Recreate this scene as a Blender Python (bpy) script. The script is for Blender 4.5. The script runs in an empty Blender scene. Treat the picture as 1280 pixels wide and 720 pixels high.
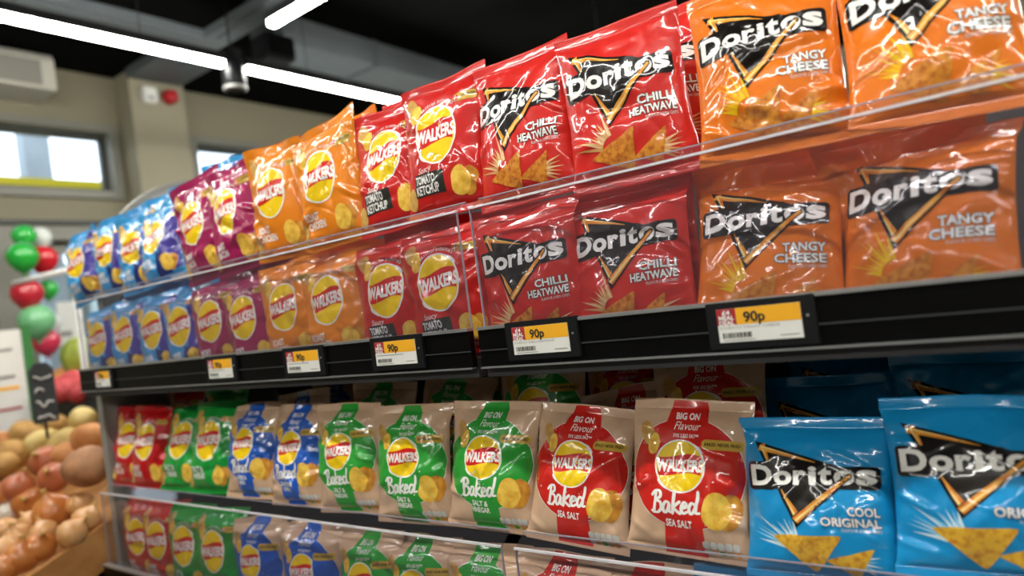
import bpy, bmesh, math, random
import numpy as np
from mathutils import Vector, Matrix
from mathutils.geometry import tessellate_polygon

scene = bpy.context.scene
col = scene.collection
R = math.radians
random.seed(7)

# ------------------------------------------------------------------ camera
# Vanishing points of the shelf direction and of the depth direction, read off the photograph (1280x720).
FRONT = 0.72            # distance from the camera to the shelf front plane (y = 0)
EYE = 1.45              # camera height
CX, CY = 640.0, 360.0
V1 = np.array([-528.0 - CX, 528.0 - CY])
V2 = np.array([1245.0 - CX, 289.0 - CY])
FPX = math.sqrt(-float(V1 @ V2))
dxm = np.array([V1[0], V1[1], FPX]); dxm /= np.linalg.norm(dxm)
dyp = np.array([V2[0], V2[1], FPX]); dyp /= np.linalg.norm(dyp)
RM = np.stack([-dxm, dyp, np.cross(-dxm, dyp)], 1)      # world -> camera (right, down, forward)
CAM = np.array([0.0, -FRONT, EYE])

def ray(px, py):
    return RM.T @ np.array([px - CX, py - CY, FPX])
def on_y(px, py, y):
    d = ray(px, py); return CAM + d * ((y - CAM[1]) / d[1])
def on_x(px, py, x):
    d = ray(px, py); return CAM + d * ((x - CAM[0]) / d[0])
def on_z(px, py, z):
    d = ray(px, py); return CAM + d * ((z - CAM[2]) / d[2])

cam_data = bpy.data.cameras.new('camera')
cam = bpy.data.objects.new('camera', cam_data)
col.objects.link(cam)
m = Matrix.Identity(4)
for r_ in range(3):
    m[r_][0] = RM[0][r_]; m[r_][1] = -RM[1][r_]; m[r_][2] = -RM[2][r_]; m[r_][3] = CAM[r_]
cam.matrix_world = m
cam_data.sensor_width = 36.0
cam_data.lens = FPX / 1280.0 * 36.0
cam_data.clip_start = 0.02
cam_data.dof.use_dof = True
cam_data.dof.focus_distance = 0.92
cam_data.dof.aperture_fstop = 2.2
scene.camera = cam

# ------------------------------------------------------------------ world (daylight outside the shop) and exposure
world = bpy.data.worlds.new('daylight'); scene.world = world
world.use_nodes = True
bg = world.node_tree.nodes['Background']
bg.inputs[0].default_value = (0.80, 0.93, 1.0, 1)
bg.inputs[1].default_value = 3.0
scene.view_settings.view_transform = 'Standard'
scene.view_settings.look = 'None'
scene.view_settings.gamma = 1.0
scene.view_settings.use_curve_mapping = False
scene.view_settings.exposure = 0.0
LAMP_POWER = 73.0       # emission of the LED battens

# ------------------------------------------------------------------ materials
def lin(h):
    h = h.lstrip('#')
    o = []
    for i in (0, 2, 4):
        c = int(h[i:i + 2], 16) / 255.0
        o.append(c / 12.92 if c <= 0.04045 else ((c + 0.055) / 1.055) ** 2.4)
    return (o[0], o[1], o[2], 1.0)

MATS = {}
def mat(name, hexcol, rough=0.5, metal=0.0, coat=0.0, spec=0.5, noise=0.0, nscale=20.0, bump=0.0, bscale=60.0, bdist=0.002,
        emit=None, second=None, detail=3.0, coords='Object', ramp=(0.35, 0.65)):
    if name in MATS: return MATS[name]
    mt = bpy.data.materials.new(name); mt.use_nodes = True
    nt = mt.node_tree; b = nt.nodes['Principled BSDF']
    b.inputs['Base Color'].default_value = lin(hexcol)
    b.inputs['Roughness'].default_value = rough
    b.inputs['Metallic'].default_value = metal
    b.inputs['Specular IOR Level'].default_value = spec
    if coat:
        b.inputs['Coat Weight'].default_value = coat
        b.inputs['Coat Roughness'].default_value = 0.05
    tc = None
    if noise or second or bump:
        tc = nt.nodes.new('ShaderNodeTexCoord')
    if second or noise:
        n = nt.nodes.new('ShaderNodeTexNoise'); n.inputs['Scale'].default_value = nscale; n.inputs['Detail'].default_value = detail
        nt.links.new(tc.outputs[coords], n.inputs['Vector'])
        cr = nt.nodes.new('ShaderNodeValToRGB')
        cr.color_ramp.elements[0].position, cr.color_ramp.elements[1].position = ramp
        a = lin(hexcol); c2 = lin(second) if second else tuple(x * (1 - noise) for x in a[:3]) + (1,)
        cr.color_ramp.elements[0].color = a; cr.color_ramp.elements[1].color = c2
        nt.links.new(n.outputs['Fac'], cr.inputs['Fac']); nt.links.new(cr.outputs['Color'], b.inputs['Base Color'])
    if bump:
        n2 = nt.nodes.new('ShaderNodeTexNoise'); n2.inputs['Scale'].default_value = bscale; n2.inputs['Detail'].default_value = 2.0
        nt.links.new(tc.outputs[coords], n2.inputs['Vector'])
        bp = nt.nodes.new('ShaderNodeBump'); bp.inputs['Strength'].default_value = bump; bp.inputs['Distance'].default_value = bdist
        nt.links.new(n2.outputs['Fac'], bp.inputs['Height'])
        nt.links.new(bp.outputs['Normal'], b.inputs['Normal'])
        if coat: nt.links.new(bp.outputs['Normal'], b.inputs['Coat Normal'])
    if emit:
        b.inputs['Emission Color'].default_value = lin(hexcol)
        b.inputs['Emission Strength'].default_value = emit
    MATS[name] = mt
    return mt

def film(name, hexcol, rough=0.28, **k):
    return mat(name, hexcol, rough=rough, spec=0.25, coat=1.0, bump=0.3, bscale=38.0, bdist=0.003, **k)

def clear_plastic(name, haze=0.05, tint=(0.97, 0.97, 1.0), refl=1.0, hazecol=(.85, .82, .92)):
    mt = bpy.data.materials.new(name); mt.use_nodes = True
    nt = mt.node_tree
    for n in list(nt.nodes): nt.nodes.remove(n)
    out = nt.nodes.new('ShaderNodeOutputMaterial')
    tr = nt.nodes.new('ShaderNodeBsdfTransparent'); tr.inputs[0].default_value = (*tint, 1)
    gl = nt.nodes.new('ShaderNodeBsdfGlossy'); gl.inputs['Roughness'].default_value = 0.03
    df = nt.nodes.new('ShaderNodeBsdfDiffuse'); df.inputs[0].default_value = (*hazecol, 1)
    fr = nt.nodes.new('ShaderNodeFresnel'); fr.inputs[0].default_value = 1.45
    geo = nt.nodes.new('ShaderNodeNewGeometry')          # only the outer face of the sheet mirrors
    mu = nt.nodes.new('ShaderNodeMath'); mu.operation = 'MULTIPLY'; mu.inputs[1].default_value = refl
    ob = nt.nodes.new('ShaderNodeMath'); ob.operation = 'SUBTRACT'; ob.inputs[0].default_value = 1.0
    nt.links.new(geo.outputs['Backfacing'], ob.inputs[1])
    mb_ = nt.nodes.new('ShaderNodeMath'); mb_.operation = 'MULTIPLY'; nt.links.new(ob.outputs[0], mb_.inputs[0])
    m1 = nt.nodes.new('ShaderNodeMixShader'); m1.inputs[0].default_value = haze
    m2 = nt.nodes.new('ShaderNodeMixShader')
    nt.links.new(tr.outputs[0], m1.inputs[1]); nt.links.new(df.outputs[0], m1.inputs[2])
    nt.links.new(fr.outputs[0], mu.inputs[0]); nt.links.new(mu.outputs[0], mb_.inputs[1]); nt.links.new(mb_.outputs[0], m2.inputs[0])
    nt.links.new(m1.outputs[0], m2.inputs[1]); nt.links.new(gl.outputs[0], m2.inputs[2])
    nt.links.new(m2.outputs[0], out.inputs[0])
    MATS[name] = mt
    return mt

M_BLACK = mat('black_metal', '#0f1013', rough=0.45, spec=0.3, bump=0.05, bscale=300)
M_STRIP = mat('black_strip', '#060607', rough=0.35, spec=0.15, noise=0.3, nscale=12)
M_GREY = mat('grey_powder_coat', '#9a9a98', rough=0.5, noise=0.12, nscale=6)
M_ALU = mat('brushed_aluminium', '#cfd2d4', rough=0.32, metal=0.85, noise=0.1, nscale=40)
M_SHELF = mat('shelf_board', '#3a3a3c', rough=0.5, noise=0.2, nscale=10)
M_ACR = clear_plastic('shade_tinted_acrylic', haze=0.012, tint=(0.87, 0.865, 0.885))  # grey tint stands in for the dull shade on bags behind the guards
M_EDGE_GLINT = mat('acrylic_edge_glint', '#e6e4ea', rough=0.15, coat=0.6, noise=0.12, nscale=30)  # pale colour paints the bright highlight along the guard's front edge
M_GLASS = clear_plastic('window_glass', haze=0.01, hazecol=(.8, .9, .9))
M_CREAM = mat('cream_paint', '#8f8973', rough=0.8, noise=0.06, nscale=2.0, bump=0.05, bscale=150)
M_CEIL = mat('black_ceiling', '#0e0f0d', rough=0.95, spec=0.03, noise=0.3, nscale=1.5)
M_FLOOR = mat('floor_tile', '#6f6c68', rough=0.35, noise=0.15, nscale=3.0)
M_FRAME = mat('grey_frame', '#85847a', rough=0.45, noise=0.1, nscale=5)
M_DFRAME = mat('dark_frame', '#3c403c', rough=0.45, noise=0.1, nscale=5)
M_WHITE = mat('white_plastic', '#e6e6e2', rough=0.4, noise=0.05, nscale=8)

# ------------------------------------------------------------------ object helpers
def tag(o, label=None, cat=None, group=None, kind=None):
    if label: o['label'] = label
    if cat: o['category'] = cat
    if group: o['group'] = group
    if kind: o['kind'] = kind
    return o

def empty(name, loc, label=None, cat=None, group=None):
    o = bpy.data.objects.new(name, None); o.empty_display_size = 0.05
    col.objects.link(o); o.location = Vector(loc)
    return tag(o, label, cat, group)

class MB:
    """collects shapes into one mesh"""
    def __init__(s): s.v = []; s.f = []; s.mi = []; s.sm = []
    def add(s, vs, fs, mi=0, smooth=False):
        o = len(s.v); s.v += [tuple(map(float, p)) for p in vs]
        for f in fs: s.f.append(tuple(i + o for i in f)); s.mi.append(mi); s.sm.append(smooth)
        return s
    def box(s, x0, x1, y0, y1, z0, z1, mi=0, M=None, bevel=0.0):
        if bevel > 0:
            bm = bmesh.new(); bmesh.ops.create_cube(bm, size=1)
            for v in bm.verts: v.co = Vector(((x0 + x1) / 2 + v.co.x * (x1 - x0), (y0 + y1) / 2 + v.co.y * (y1 - y0), (z0 + z1) / 2 + v.co.z * (z1 - z0)))
            bmesh.ops.bevel(bm, geom=bm.edges[:], offset=bevel, segments=2, affect='EDGES')
            vs = [v.co.copy() for v in bm.verts]; bm.verts.index_update(); fs = [[v.index for v in f.verts] for f in bm.faces]; bm.free()
        else:
            vs = [Vector(p) for p in ((x0, y0, z0), (x1, y0, z0), (x1, y1, z0), (x0, y1, z0), (x0, y0, z1), (x1, y0, z1), (x1, y1, z1), (x0, y1, z1))]
            fs = [(0, 3, 2, 1), (4, 5, 6, 7), (0, 1, 5, 4), (1, 2, 6, 5), (2, 3, 7, 6), (3, 0, 4, 7)]
        if M is not None: vs = [M @ v for v in vs]
        return s.add(vs, fs, mi)
    def prism(s, pts, axis, a0, a1, mi=0):
        """outline pts (2D) extruded along axis 'x','y' or 'z'"""
        def P(p, a): return (a, p[0], p[1]) if axis == 'x' else ((p[0], a, p[1]) if axis == 'y' else (p[0], p[1], a))
        n = len(pts); vs = [P(p, a0) for p in pts] + [P(p, a1) for p in pts]
        fs = [tuple(range(n)), tuple(range(2 * n - 1, n - 1, -1))] + [(i, i + n, (i + 1) % n + n, (i + 1) % n) for i in range(n)]
        return s.add(vs, fs, mi)
    def tube(s, p0, p1, r, n=12, r1=None, mi=0):
        p0 = Vector(p0); p1 = Vector(p1); r1 = r if r1 is None else r1
        d = (p1 - p0).normalized(); a = d.orthogonal().normalized(); b = d.cross(a)
        vs = [p0 + (a * math.cos(t) + b * math.sin(t)) * r for t in [2 * math.pi * i / n for i in range(n)]]
        vs += [p1 + (a * math.cos(t) + b * math.sin(t)) * r1 for t in [2 * math.pi * i / n for i in range(n)]]
        fs = [(i, (i + 1) % n, (i + 1) % n + n, i + n) for i in range(n)]
        o = len(s.v); s.add(vs, fs, mi, True)
        s.f += [tuple(o + i for i in range(n - 1, -1, -1)), tuple(o + n + i for i in range(n))]; s.mi += [mi, mi]; s.sm += [False, False]
        return s
    def lathe(s, prof, n=20, mi=0, M=None):
        vs = []; fs = []
        for r, z in prof:
            for i in range(n):
                t = 2 * math.pi * i / n; v = Vector((r * math.cos(t), r * math.sin(t), z)); vs.append(M @ v if M is not None else v)
        for j in range(len(prof) - 1):
            for i in range(n): fs.append((j * n + i, j * n + (i + 1) % n, (j + 1) * n + (i + 1) % n, (j + 1) * n + i))
        return s.add(vs, fs, mi, True)
    def build(s, name, mats, parent=None, label=None):
        me = bpy.data.meshes.new(name); me.from_pydata(s.v, [], s.f); me.update()
        if not isinstance(mats, (list, tuple)): mats = [mats]
        for mt in mats: me.materials.append(mt)
        me.polygons.foreach_set('material_index', s.mi); me.polygons.foreach_set('use_smooth', s.sm)
        bm = bmesh.new(); bm.from_mesh(me); bmesh.ops.recalc_face_normals(bm, faces=bm.faces); bm.to_mesh(me); bm.free()
        o = bpy.data.objects.new(name, me); col.objects.link(o)
        if parent is not None: o.parent = parent
        if label: o['label'] = label
        return o
def struct(name, mb, mats, parent=None):
    o = mb.build(name, mats, parent)
    if parent is None: o['kind'] = 'structure'
    return o
def rebase(o):
    """move a world-space single-mesh thing's origin to its base centre"""
    bb = [Vector(c) for c in o.bound_box]
    c = Vector(((min(b.x for b in bb) + max(b.x for b in bb)) / 2, (min(b.y for b in bb) + max(b.y for b in bb)) / 2, min(b.z for b in bb)))
    o.data.transform(Matrix.Translation(-c)); o.location = c
    return o

# ------------------------------------------------------------------ flat lettering
TXT = {}
def text2d(s, bold=0.0, res=3):
    """outline lettering as (verts 2D, triangles), normalised to cap height 1, starting at x = 0"""
    k = (s, bold, res)
    if k in TXT: return TXT[k]
    cu = bpy.data.curves.new('lettering', 'FONT'); cu.body = s; cu.size = 1.0; cu.resolution_u = res; cu.offset = bold
    cu.fill_mode = 'FRONT'
    o = bpy.data.objects.new('lettering', cu); col.objects.link(o)
    dg = bpy.context.evaluated_depsgraph_get(); ev = o.evaluated_get(dg); me = ev.to_mesh()
    me.calc_loop_triangles()
    v = np.array([(p.co.x, p.co.y) for p in me.vertices]); t = np.array([tuple(q.vertices) for q in me.loop_triangles])
    ev.to_mesh_clear(); bpy.data.objects.remove(o); bpy.data.curves.remove(cu)
    v[:, 0] -= v[:, 0].min()
    v /= 0.72
    TXT[k] = (v, t)
    return TXT[k]
def place_text(s, x, z, h, width=None, bold=0.02, shear=0.0, rot=0.0, align='c', res=3):
    v, t = text2d(s, bold, res); v = v.copy()
    w0 = v[:, 0].max()
    sx = h if width is None else width / w0
    p = np.stack([v[:, 0] * sx + shear * v[:, 1] * h, v[:, 1] * h], 1)
    w = w0 * sx
    off = {'c': w / 2, 'l': 0, 'r': w}[align]
    p[:, 0] -= off; p[:, 1] -= h / 2
    c, n = math.cos(rot), math.sin(rot)
    p = p @ np.array([[c, n], [-n, c]])
    return p + np.array([x, z]), t

# ------------------------------------------------------------------ room shell
XW, ZC = -4.5, 3.2
struct('floor', MB().box(-9.5, 3.5, -3.0, 6.0, -0.1, 0.0), M_FLOOR)
struct('ceiling', MB().box(-4.7, 3.7, -3.2, 6.0, ZC, ZC + 0.1), M_CEIL)
struct('wall_back', MB().box(-4.7, 3.7, 5.8, 6.0, 0, ZC), M_CREAM)
struct('wall_right', MB().box(3.5, 3.7, -3.2, 5.8, 0, ZC), M_CREAM)
struct('wall_front', MB().box(-4.7, 3.5, -3.2, -3.0, 0, ZC), mat('dark_wall', '#5a564e', rough=0.8, noise=0.2, nscale=2))
ZB1, ZT1 = 2.40, 2.875
w = MB()
w.box(XW - 0.2, XW, -3.0, 5.8, ZT1, ZC)                 # above the windows
w.box(XW - 0.2, XW, -3.0, 0.66, 0, ZB1)                  # left of the door
w.box(XW - 0.2, XW, 0.66, 1.62, 2.22, ZB1)               # over the door
w.box(XW - 0.2, XW, 1.62, 5.8, 0, ZB1)
w.box(XW - 0.2, XW, 1.42, 1.90, ZB1, ZT1); w.box(XW - 0.2, XW, -3.0, -0.6, ZB1, ZT1); w.box(XW - 0.2, XW, 3.6, 5.8, ZB1, ZT1)
struct('wall_left', w, M_CREAM)
struct('trim_1', MB().box(XW - 0.02, XW + 0.20, 1.445, 1.80, 0, ZC - 0.005), mat('column_paint', '#9c9680', rough=0.75, noise=0.05, nscale=3))
struct('trim_2', MB().box(XW, XW + 0.03, -1.0, 1.44, 2.235, 2.262), M_DFRAME)

def window(name, y0, y1, z0, z1, panes):
    f = MB(); t = 0.05
    f.box(XW - 0.12, XW + 0.03, y0, y1, z0, z0 + t); f.box(XW - 0.12, XW + 0.03, y0, y1, z1 - t, z1)
    f.box(XW - 0.12, XW + 0.03, y0, y0 + t, z0 + t, z1 - t); f.box(XW - 0.12, XW + 0.03, y1 - t, y1, z0 + t, z1 - t)
    o = struct(name, f, M_FRAME)
    step = (y1 - y0 - 2 * t) / panes
    for i in range(panes):
        a = y0 + t + i * step; b = a + step
        s = MB(); s.box(XW - 0.10, XW - 0.06, a, b, z0 + t, z0 + t + 0.03); s.box(XW - 0.10, XW - 0.06, a, b, z1 - t - 0.03, z1 - t)
        s.box(XW - 0.10, XW - 0.06, a, a + 0.03, z0 + t + 0.03, z1 - t - 0.03); s.box(XW - 0.10, XW - 0.06, b - 0.03, b, z0 + t + 0.03, z1 - t - 0.03)
        s.build('window_sash', M_DFRAME, o)
        MB().box(XW - 0.085, XW - 0.079, a + 0.03, b - 0.03, z0 + t + 0.03, z1 - t - 0.03).build('pane', M_GLASS, o)
    return o
window('window_1', -0.6, 1.42, ZB1, ZT1, 2)
window('window_2', 1.90, 3.6, ZB1 + 0.02, ZT1, 1)
# glazed entrance door
f = MB(); f.box(XW - 0.12, XW + 0.04, 0.66, 0.80, 0, 2.22); f.box(XW - 0.12, XW + 0.04, 1.54, 1.62, 0, 2.22); f.box(XW - 0.12, XW + 0.04, 0.80, 1.54, 2.14, 2.22)
d = struct('door_1', f, M_FRAME)
f = MB(); f.box(XW - 0.09, XW - 0.04, 0.80, 0.86, 0, 2.14); f.box(XW - 0.09, XW - 0.04, 1.48, 1.54, 0, 2.14); f.box(XW - 0.09, XW - 0.04, 0.86, 1.48, 2.07, 2.14); f.box(XW - 0.09, XW - 0.04, 0.86, 1.48, 0, 0.12)
f.build('door_leaf', M_FRAME, d)
MB().box(XW - 0.07, XW - 0.062, 0.86, 1.48, 0.12, 2.07).build('pane', M_GLASS, d)
MB().tube((XW + 0.0, 0.90, 0.9), (XW + 0.0, 0.90, 1.3), 0.012).build('door_handle', M_ALU, d)

# outside the windows
facade = empty('building', (-9.3, 1.2, 0), 'grey green shop front across the street beyond the door', 'building')
MB().box(0, 0.3, -4.8, 7, 0, 2.55).build('facade', mat('far_facade', '#6d8078', rough=0.8, noise=0.35, nscale=0.8), facade)
for k in range(7):
    MB().box(0.3, 0.34, -4.2 + k * 1.5, -3.2 + k * 1.5, 0.6, 2.1).build('window', mat('far_window', '#c8dcd8', rough=0.3), facade)
post = empty('street_pillar', (-6.6, 1.72, 0), 'grey pillar with dark base box outside the high window', 'pillar')
MB().box(-0.08, 0.08, -0.10, 0.10, 0, 3.9).build('shaft', mat('pillar_grey', '#9aa4ac', rough=0.7, noise=0.15, nscale=4), post)
MB().box(-0.1, 0.12, -0.12, 0.2, 2.72, 2.86).build('box', mat('pillar_box', '#59645f', rough=0.7), post)
rebase(tag(MB().box(-5.2, -5.05, -0.7, 1.9, 2.40, 2.645).build('awning_strip', mat('yellow_fascia', '#f0e21c', rough=0.6, noise=0.1, nscale=3)), 'yellow fascia strip outside along the bottom of the high window', 'fascia'))

# ------------------------------------------------------------------ lights and ceiling fittings
M_LED = mat('led_diffuser', '#fffdf4', rough=0.5, emit=LAMP_POWER)
def batten(p0, p1, label):
    p0 = Vector(p0); p1 = Vector(p1)
    o = empty('linear_light', (p0 + p1) / 2, label, 'light', 'linear ceiling lights')
    L = (p1 - p0).length / 2; alongx = abs(p1.x - p0.x) > abs(p1.y - p0.y)
    def bx(a, b, z0, z1, l): return MB().box(-l, l, a, b, z0, z1) if alongx else MB().box(a, b, -l, l, z0, z1)
    bx(-0.022, 0.022, 0.012, 0.05, L).build('housing', M_BLACK, o)
    bx(-0.017, 0.017, -0.012, 0.012, L - 0.01).build('diffuser', M_LED, o)
    for k in (-0.7, 0.7):
        MB().tube((k * L, 0, 0.05) if alongx else (0, k * L, 0.05), (k * L, 0, ZC - p0.z) if alongx else (0, k * L, ZC - p0.z), 0.002, 6).build('hanger', M_BLACK, o)
    return o
ZL = 2.75
batten((-2.91, -1.4, ZL), (-2.91, 1.215, ZL), 'long white linear light crossing the upper left corner')
batten((-2.91, 1.325, ZL), (-2.91, 3.9, ZL), 'white linear light ending behind the red ketchup bags')
batten((-2.415, 1.126, ZL), (2.4, 1.126, ZL), 'short piece of white linear light running off the top edge')
batten((-2.415, -0.62, ZL), (2.4, -0.62, ZL), 'white linear light above the aisle in front of the shelf')
batten((-2.415, -2.5, ZL), (2.4, -2.5, ZL), 'added linear fill light over the far side of the aisle')  # unseen frontal fill, added to brighten the lower shelf bags
batten((-2.415, 2.8, ZL), (2.4, 2.8, ZL), 'white linear light over the next aisle')

c = empty('ceiling_cassette', (-2.86, 0.93, 3.05), 'square grey ceiling cassette with dark centre grille', 'air conditioner')
f = MB(); f.box(-0.59, 0.59, -0.59, -0.45, 0, 0.15); f.box(-0.59, 0.59, 0.45, 0.59, 0, 0.15); f.box(-0.59, -0.45, -0.45, 0.45, 0, 0.15); f.box(0.45, 0.59, -0.45, 0.45, 0, 0.15)
f.build('frame', mat('cassette_grey', '#62696d', rough=0.5, noise=0.08, nscale=4), c)
g = MB(); g.box(-0.45, 0.45, -0.45, 0.45, 0.05, 0.15)
g.build('grille', M_CEIL, c)
for k in range(4):
    a = (0, 1, 0, 1)[k]; sgn = (-1, -1, 1, 1)[k]
    mb = MB()
    if a: mb.box(sgn * 0.52 - 0.03, sgn * 0.52 + 0.03, -0.4, 0.4, -0.012, 0)
    else: mb.box(-0.4, 0.4, sgn * 0.52 - 0.03, sgn * 0.52 + 0.03, -0.012, 0)
    mb.build('air_flap', mat('flap_grey', '#585f63', rough=0.5), c)
d = empty('ventilation_duct', (-3.23, 3.0, 3.04), 'grey rectangular duct under the dark ceiling', 'duct')
MB().box(-0.15, 0.15, -1.28, -0.60, 0, 0.16).build('duct_section', MATS['cassette_grey'], d)
MB().box(-0.15, 0.15, -0.57, 1.4, 0, 0.16).build('duct_section', MATS['cassette_grey'], d)
MB().box(-0.165, 0.165, -0.60, -0.57, -0.012, 0.16).build('flange', MATS['flap_grey'], d)
d = empty('ceiling_beam', (-4.08, 1.6, 3.14), 'short grey ceiling panel above the column', 'panel')
MB().box(-0.2, 0.2, -0.16, 0.16, 0, 0.06).build('panel', MATS['flap_grey'], d)
MB().box(-0.21, 0.21, -0.17, -0.16, 0, 0.06).box(-0.21, 0.21, 0.16, 0.17, 0, 0.06).build('panel_edge', MATS['cassette_grey'], d)
s = empty('track_spotlight', (-2.93, 1.27, 2.64), 'black spotlight hanging between two linear lights', 'spotlight')
MB().lathe([(0, 0), (0.045, 0.0), (0.055, 0.03), (0.05, 0.15), (0.02, 0.17), (0, 0.17)], 20).build('head', M_BLACK, s)
MB().tube((0, 0, 0.16), (0, 0, 0.56), 0.005).build('stem', M_BLACK, s)
MB().lathe([(0.046, -0.004), (0.056, 0.0), (0.056, 0.012), (0.046, 0.012)], 20).build('rim', M_GREY, s)
MB().box(-0.08, 0.05, -0.03, 0.03, 0.13, 0.2, bevel=0.008).build('bracket', M_BLACK, s)
s = empty('ceiling_speaker', (-2.95, 1.54, 2.84), 'black speaker box under the grey cassette', 'speaker')
MB().box(-0.07, 0.07, -0.09, 0.09, 0, 0.13, bevel=0.012).build('cabinet', M_BLACK, s)
MB().box(0.07, 0.074, -0.075, 0.075, 0.015, 0.115).build('grille', M_STRIP, s)
MB().tube((0, 0, 0.13), (0, 0, 0.36), 0.01).build('mount', M_BLACK, s)
# wall air conditioner
q1 = on_x(66, 68, -4.2); q2 = on_x(62, 112, -4.2); q3 = on_x(35, 130, -4.5)
y1 = float(q1[1]); y0 = y1 - 1.0
ac = empty('wall_air_conditioner', (-4.5, (y0 + y1) / 2, float(q3[2])), 'white wall air conditioner high in the left corner', 'air conditioner')
def rel(o, p): return tuple(Vector(p) - o.location)
bz = ac.location.z; by = ac.location.y
MB().prism([(0.0, q1[2] - bz), (0.27, q1[2] - bz), (0.30, q1[2] - bz - 0.04), (0.30, q2[2] - bz), (0.0, 0.0)], 'y', y0 - by, y1 - by).build('casing', mat('ac_white', '#c9c6ba', rough=0.4, noise=0.04, nscale=5), ac)
MB().box(0.30, 0.304, y0 - by + 0.05, y1 - by - 0.07, q2[2] - bz + 0.02, q1[2] - bz - 0.05).build('front_panel', mat('ac_panel', '#8f8d84', rough=0.45), ac)
MB().prism([(0.06, 0.038), (0.27, 0.165), (0.27, 0.155), (0.06, 0.028)], 'y', y0 - by + 0.06, y1 - by - 0.06).build('air_flap', M_WHITE, ac)
# alarm on the column
p = on_x(211, 122, -4.29)
al = empty('alarm_sounder', p, 'red round alarm sounder on the column', 'alarm')
MB().lathe([(0, 0.06), (0.03, 0.058), (0.045, 0.04), (0.048, 0)], 20, M=Matrix.Rotation(R(90), 4, 'Y')).build('dome', mat('alarm_red', '#b0101a', rough=0.35), al)
MB().lathe([(0.052, 0.0), (0.052, -0.012), (0, -0.012)], 20, M=Matrix.Rotation(R(90), 4, 'Y')).build('base', MATS['ac_white'], al)
p = on_x(185, 120, -4.29)
al = empty('sensor_box', p, 'pale square sensor box beside the red alarm', 'sensor')
MB().box(-0.012, 0.04, -0.045, 0.045, -0.05, 0.05, bevel=0.008).build('cover', M_WHITE, al)
MB().box(0.04, 0.043, -0.02, 0.02, -0.03, -0.01).build('lens', M_GREY, al)

# ------------------------------------------------------------------ shelving
BAYS = (('left', -1.845, -0.600), ('right', -0.584, 0.70))
Z_TOP, Z_LOW = EYE - 0.080, EYE - 0.558        # shelf surfaces
for nm, x0, x1 in BAYS:
    o = empty('shelving_bay', ((x0 + x1) / 2, 0.30, 0), 'grey metal shelving bay at the %s' % ('far end with a rounded side panel' if nm == 'left' else 'near end without visible side panel'), 'shelving', 'shelving bays')
    cx = (x0 + x1) / 2
    MB().box(x0 - cx, x1 - cx, 0.24, 0.26, 0.1, 1.70).build('back_panel', M_SHELF, o)
    MB().box(x0 - cx, x1 - cx, -0.22, 0.24, 0.0, 0.12).build('plinth', M_BLACK, o)
    if nm == 'left':
        pts = [(0.045, 0.0), (0.045, 1.36), (0.075, 1.40), (0.075, 1.60)] + [(0.38 - 0.305 * math.cos(R(a)), 1.60 + 0.305 * math.sin(R(a))) for a in range(6, 91, 6)] + [(0.62, 1.905), (0.62, 0.0)]
        pts = [(a - 0.30, b) for a, b in pts]
        MB().prism(pts, 'x', x0 - 0.022 - cx, x0 - 0.004 - cx).build('side_panel', M_GREY, o)
        rim = MB()
        arc = [(0.38 - 0.308 * math.cos(R(a)) - 0.30, 1.60 + 0.308 * math.sin(R(a))) for a in range(0, 91, 6)]
        arc = [(0.042 - 0.30, 0.0), (0.042 - 0.30, 1.36), (0.072 - 0.30, 1.40)] + arc
        inn = [(0.38 - 0.298 * math.cos(R(a)) - 0.30, 1.60 + 0.298 * math.sin(R(a))) for a in range(0, 91, 6)]
        inn = [(0.052 - 0.30, 0.0), (0.052 - 0.30, 1.36), (0.082 - 0.30, 1.40)] + inn
        for i in range(len(arc) - 1):
            rim.prism([arc[i], arc[i + 1], inn[i + 1], inn[i]], 'x', x0 - 0.026 - cx, x0 - 0.001 - cx)
        rim.build('panel_edge', mat('edge_grey', '#86857f', rough=0.4), o)
    else:
        MB().box(x1 + 0.004 - cx, x1 + 0.02 - cx, -0.22, 0.26, 0, 1.7).build('side_panel', M_GREY, o)

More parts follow.
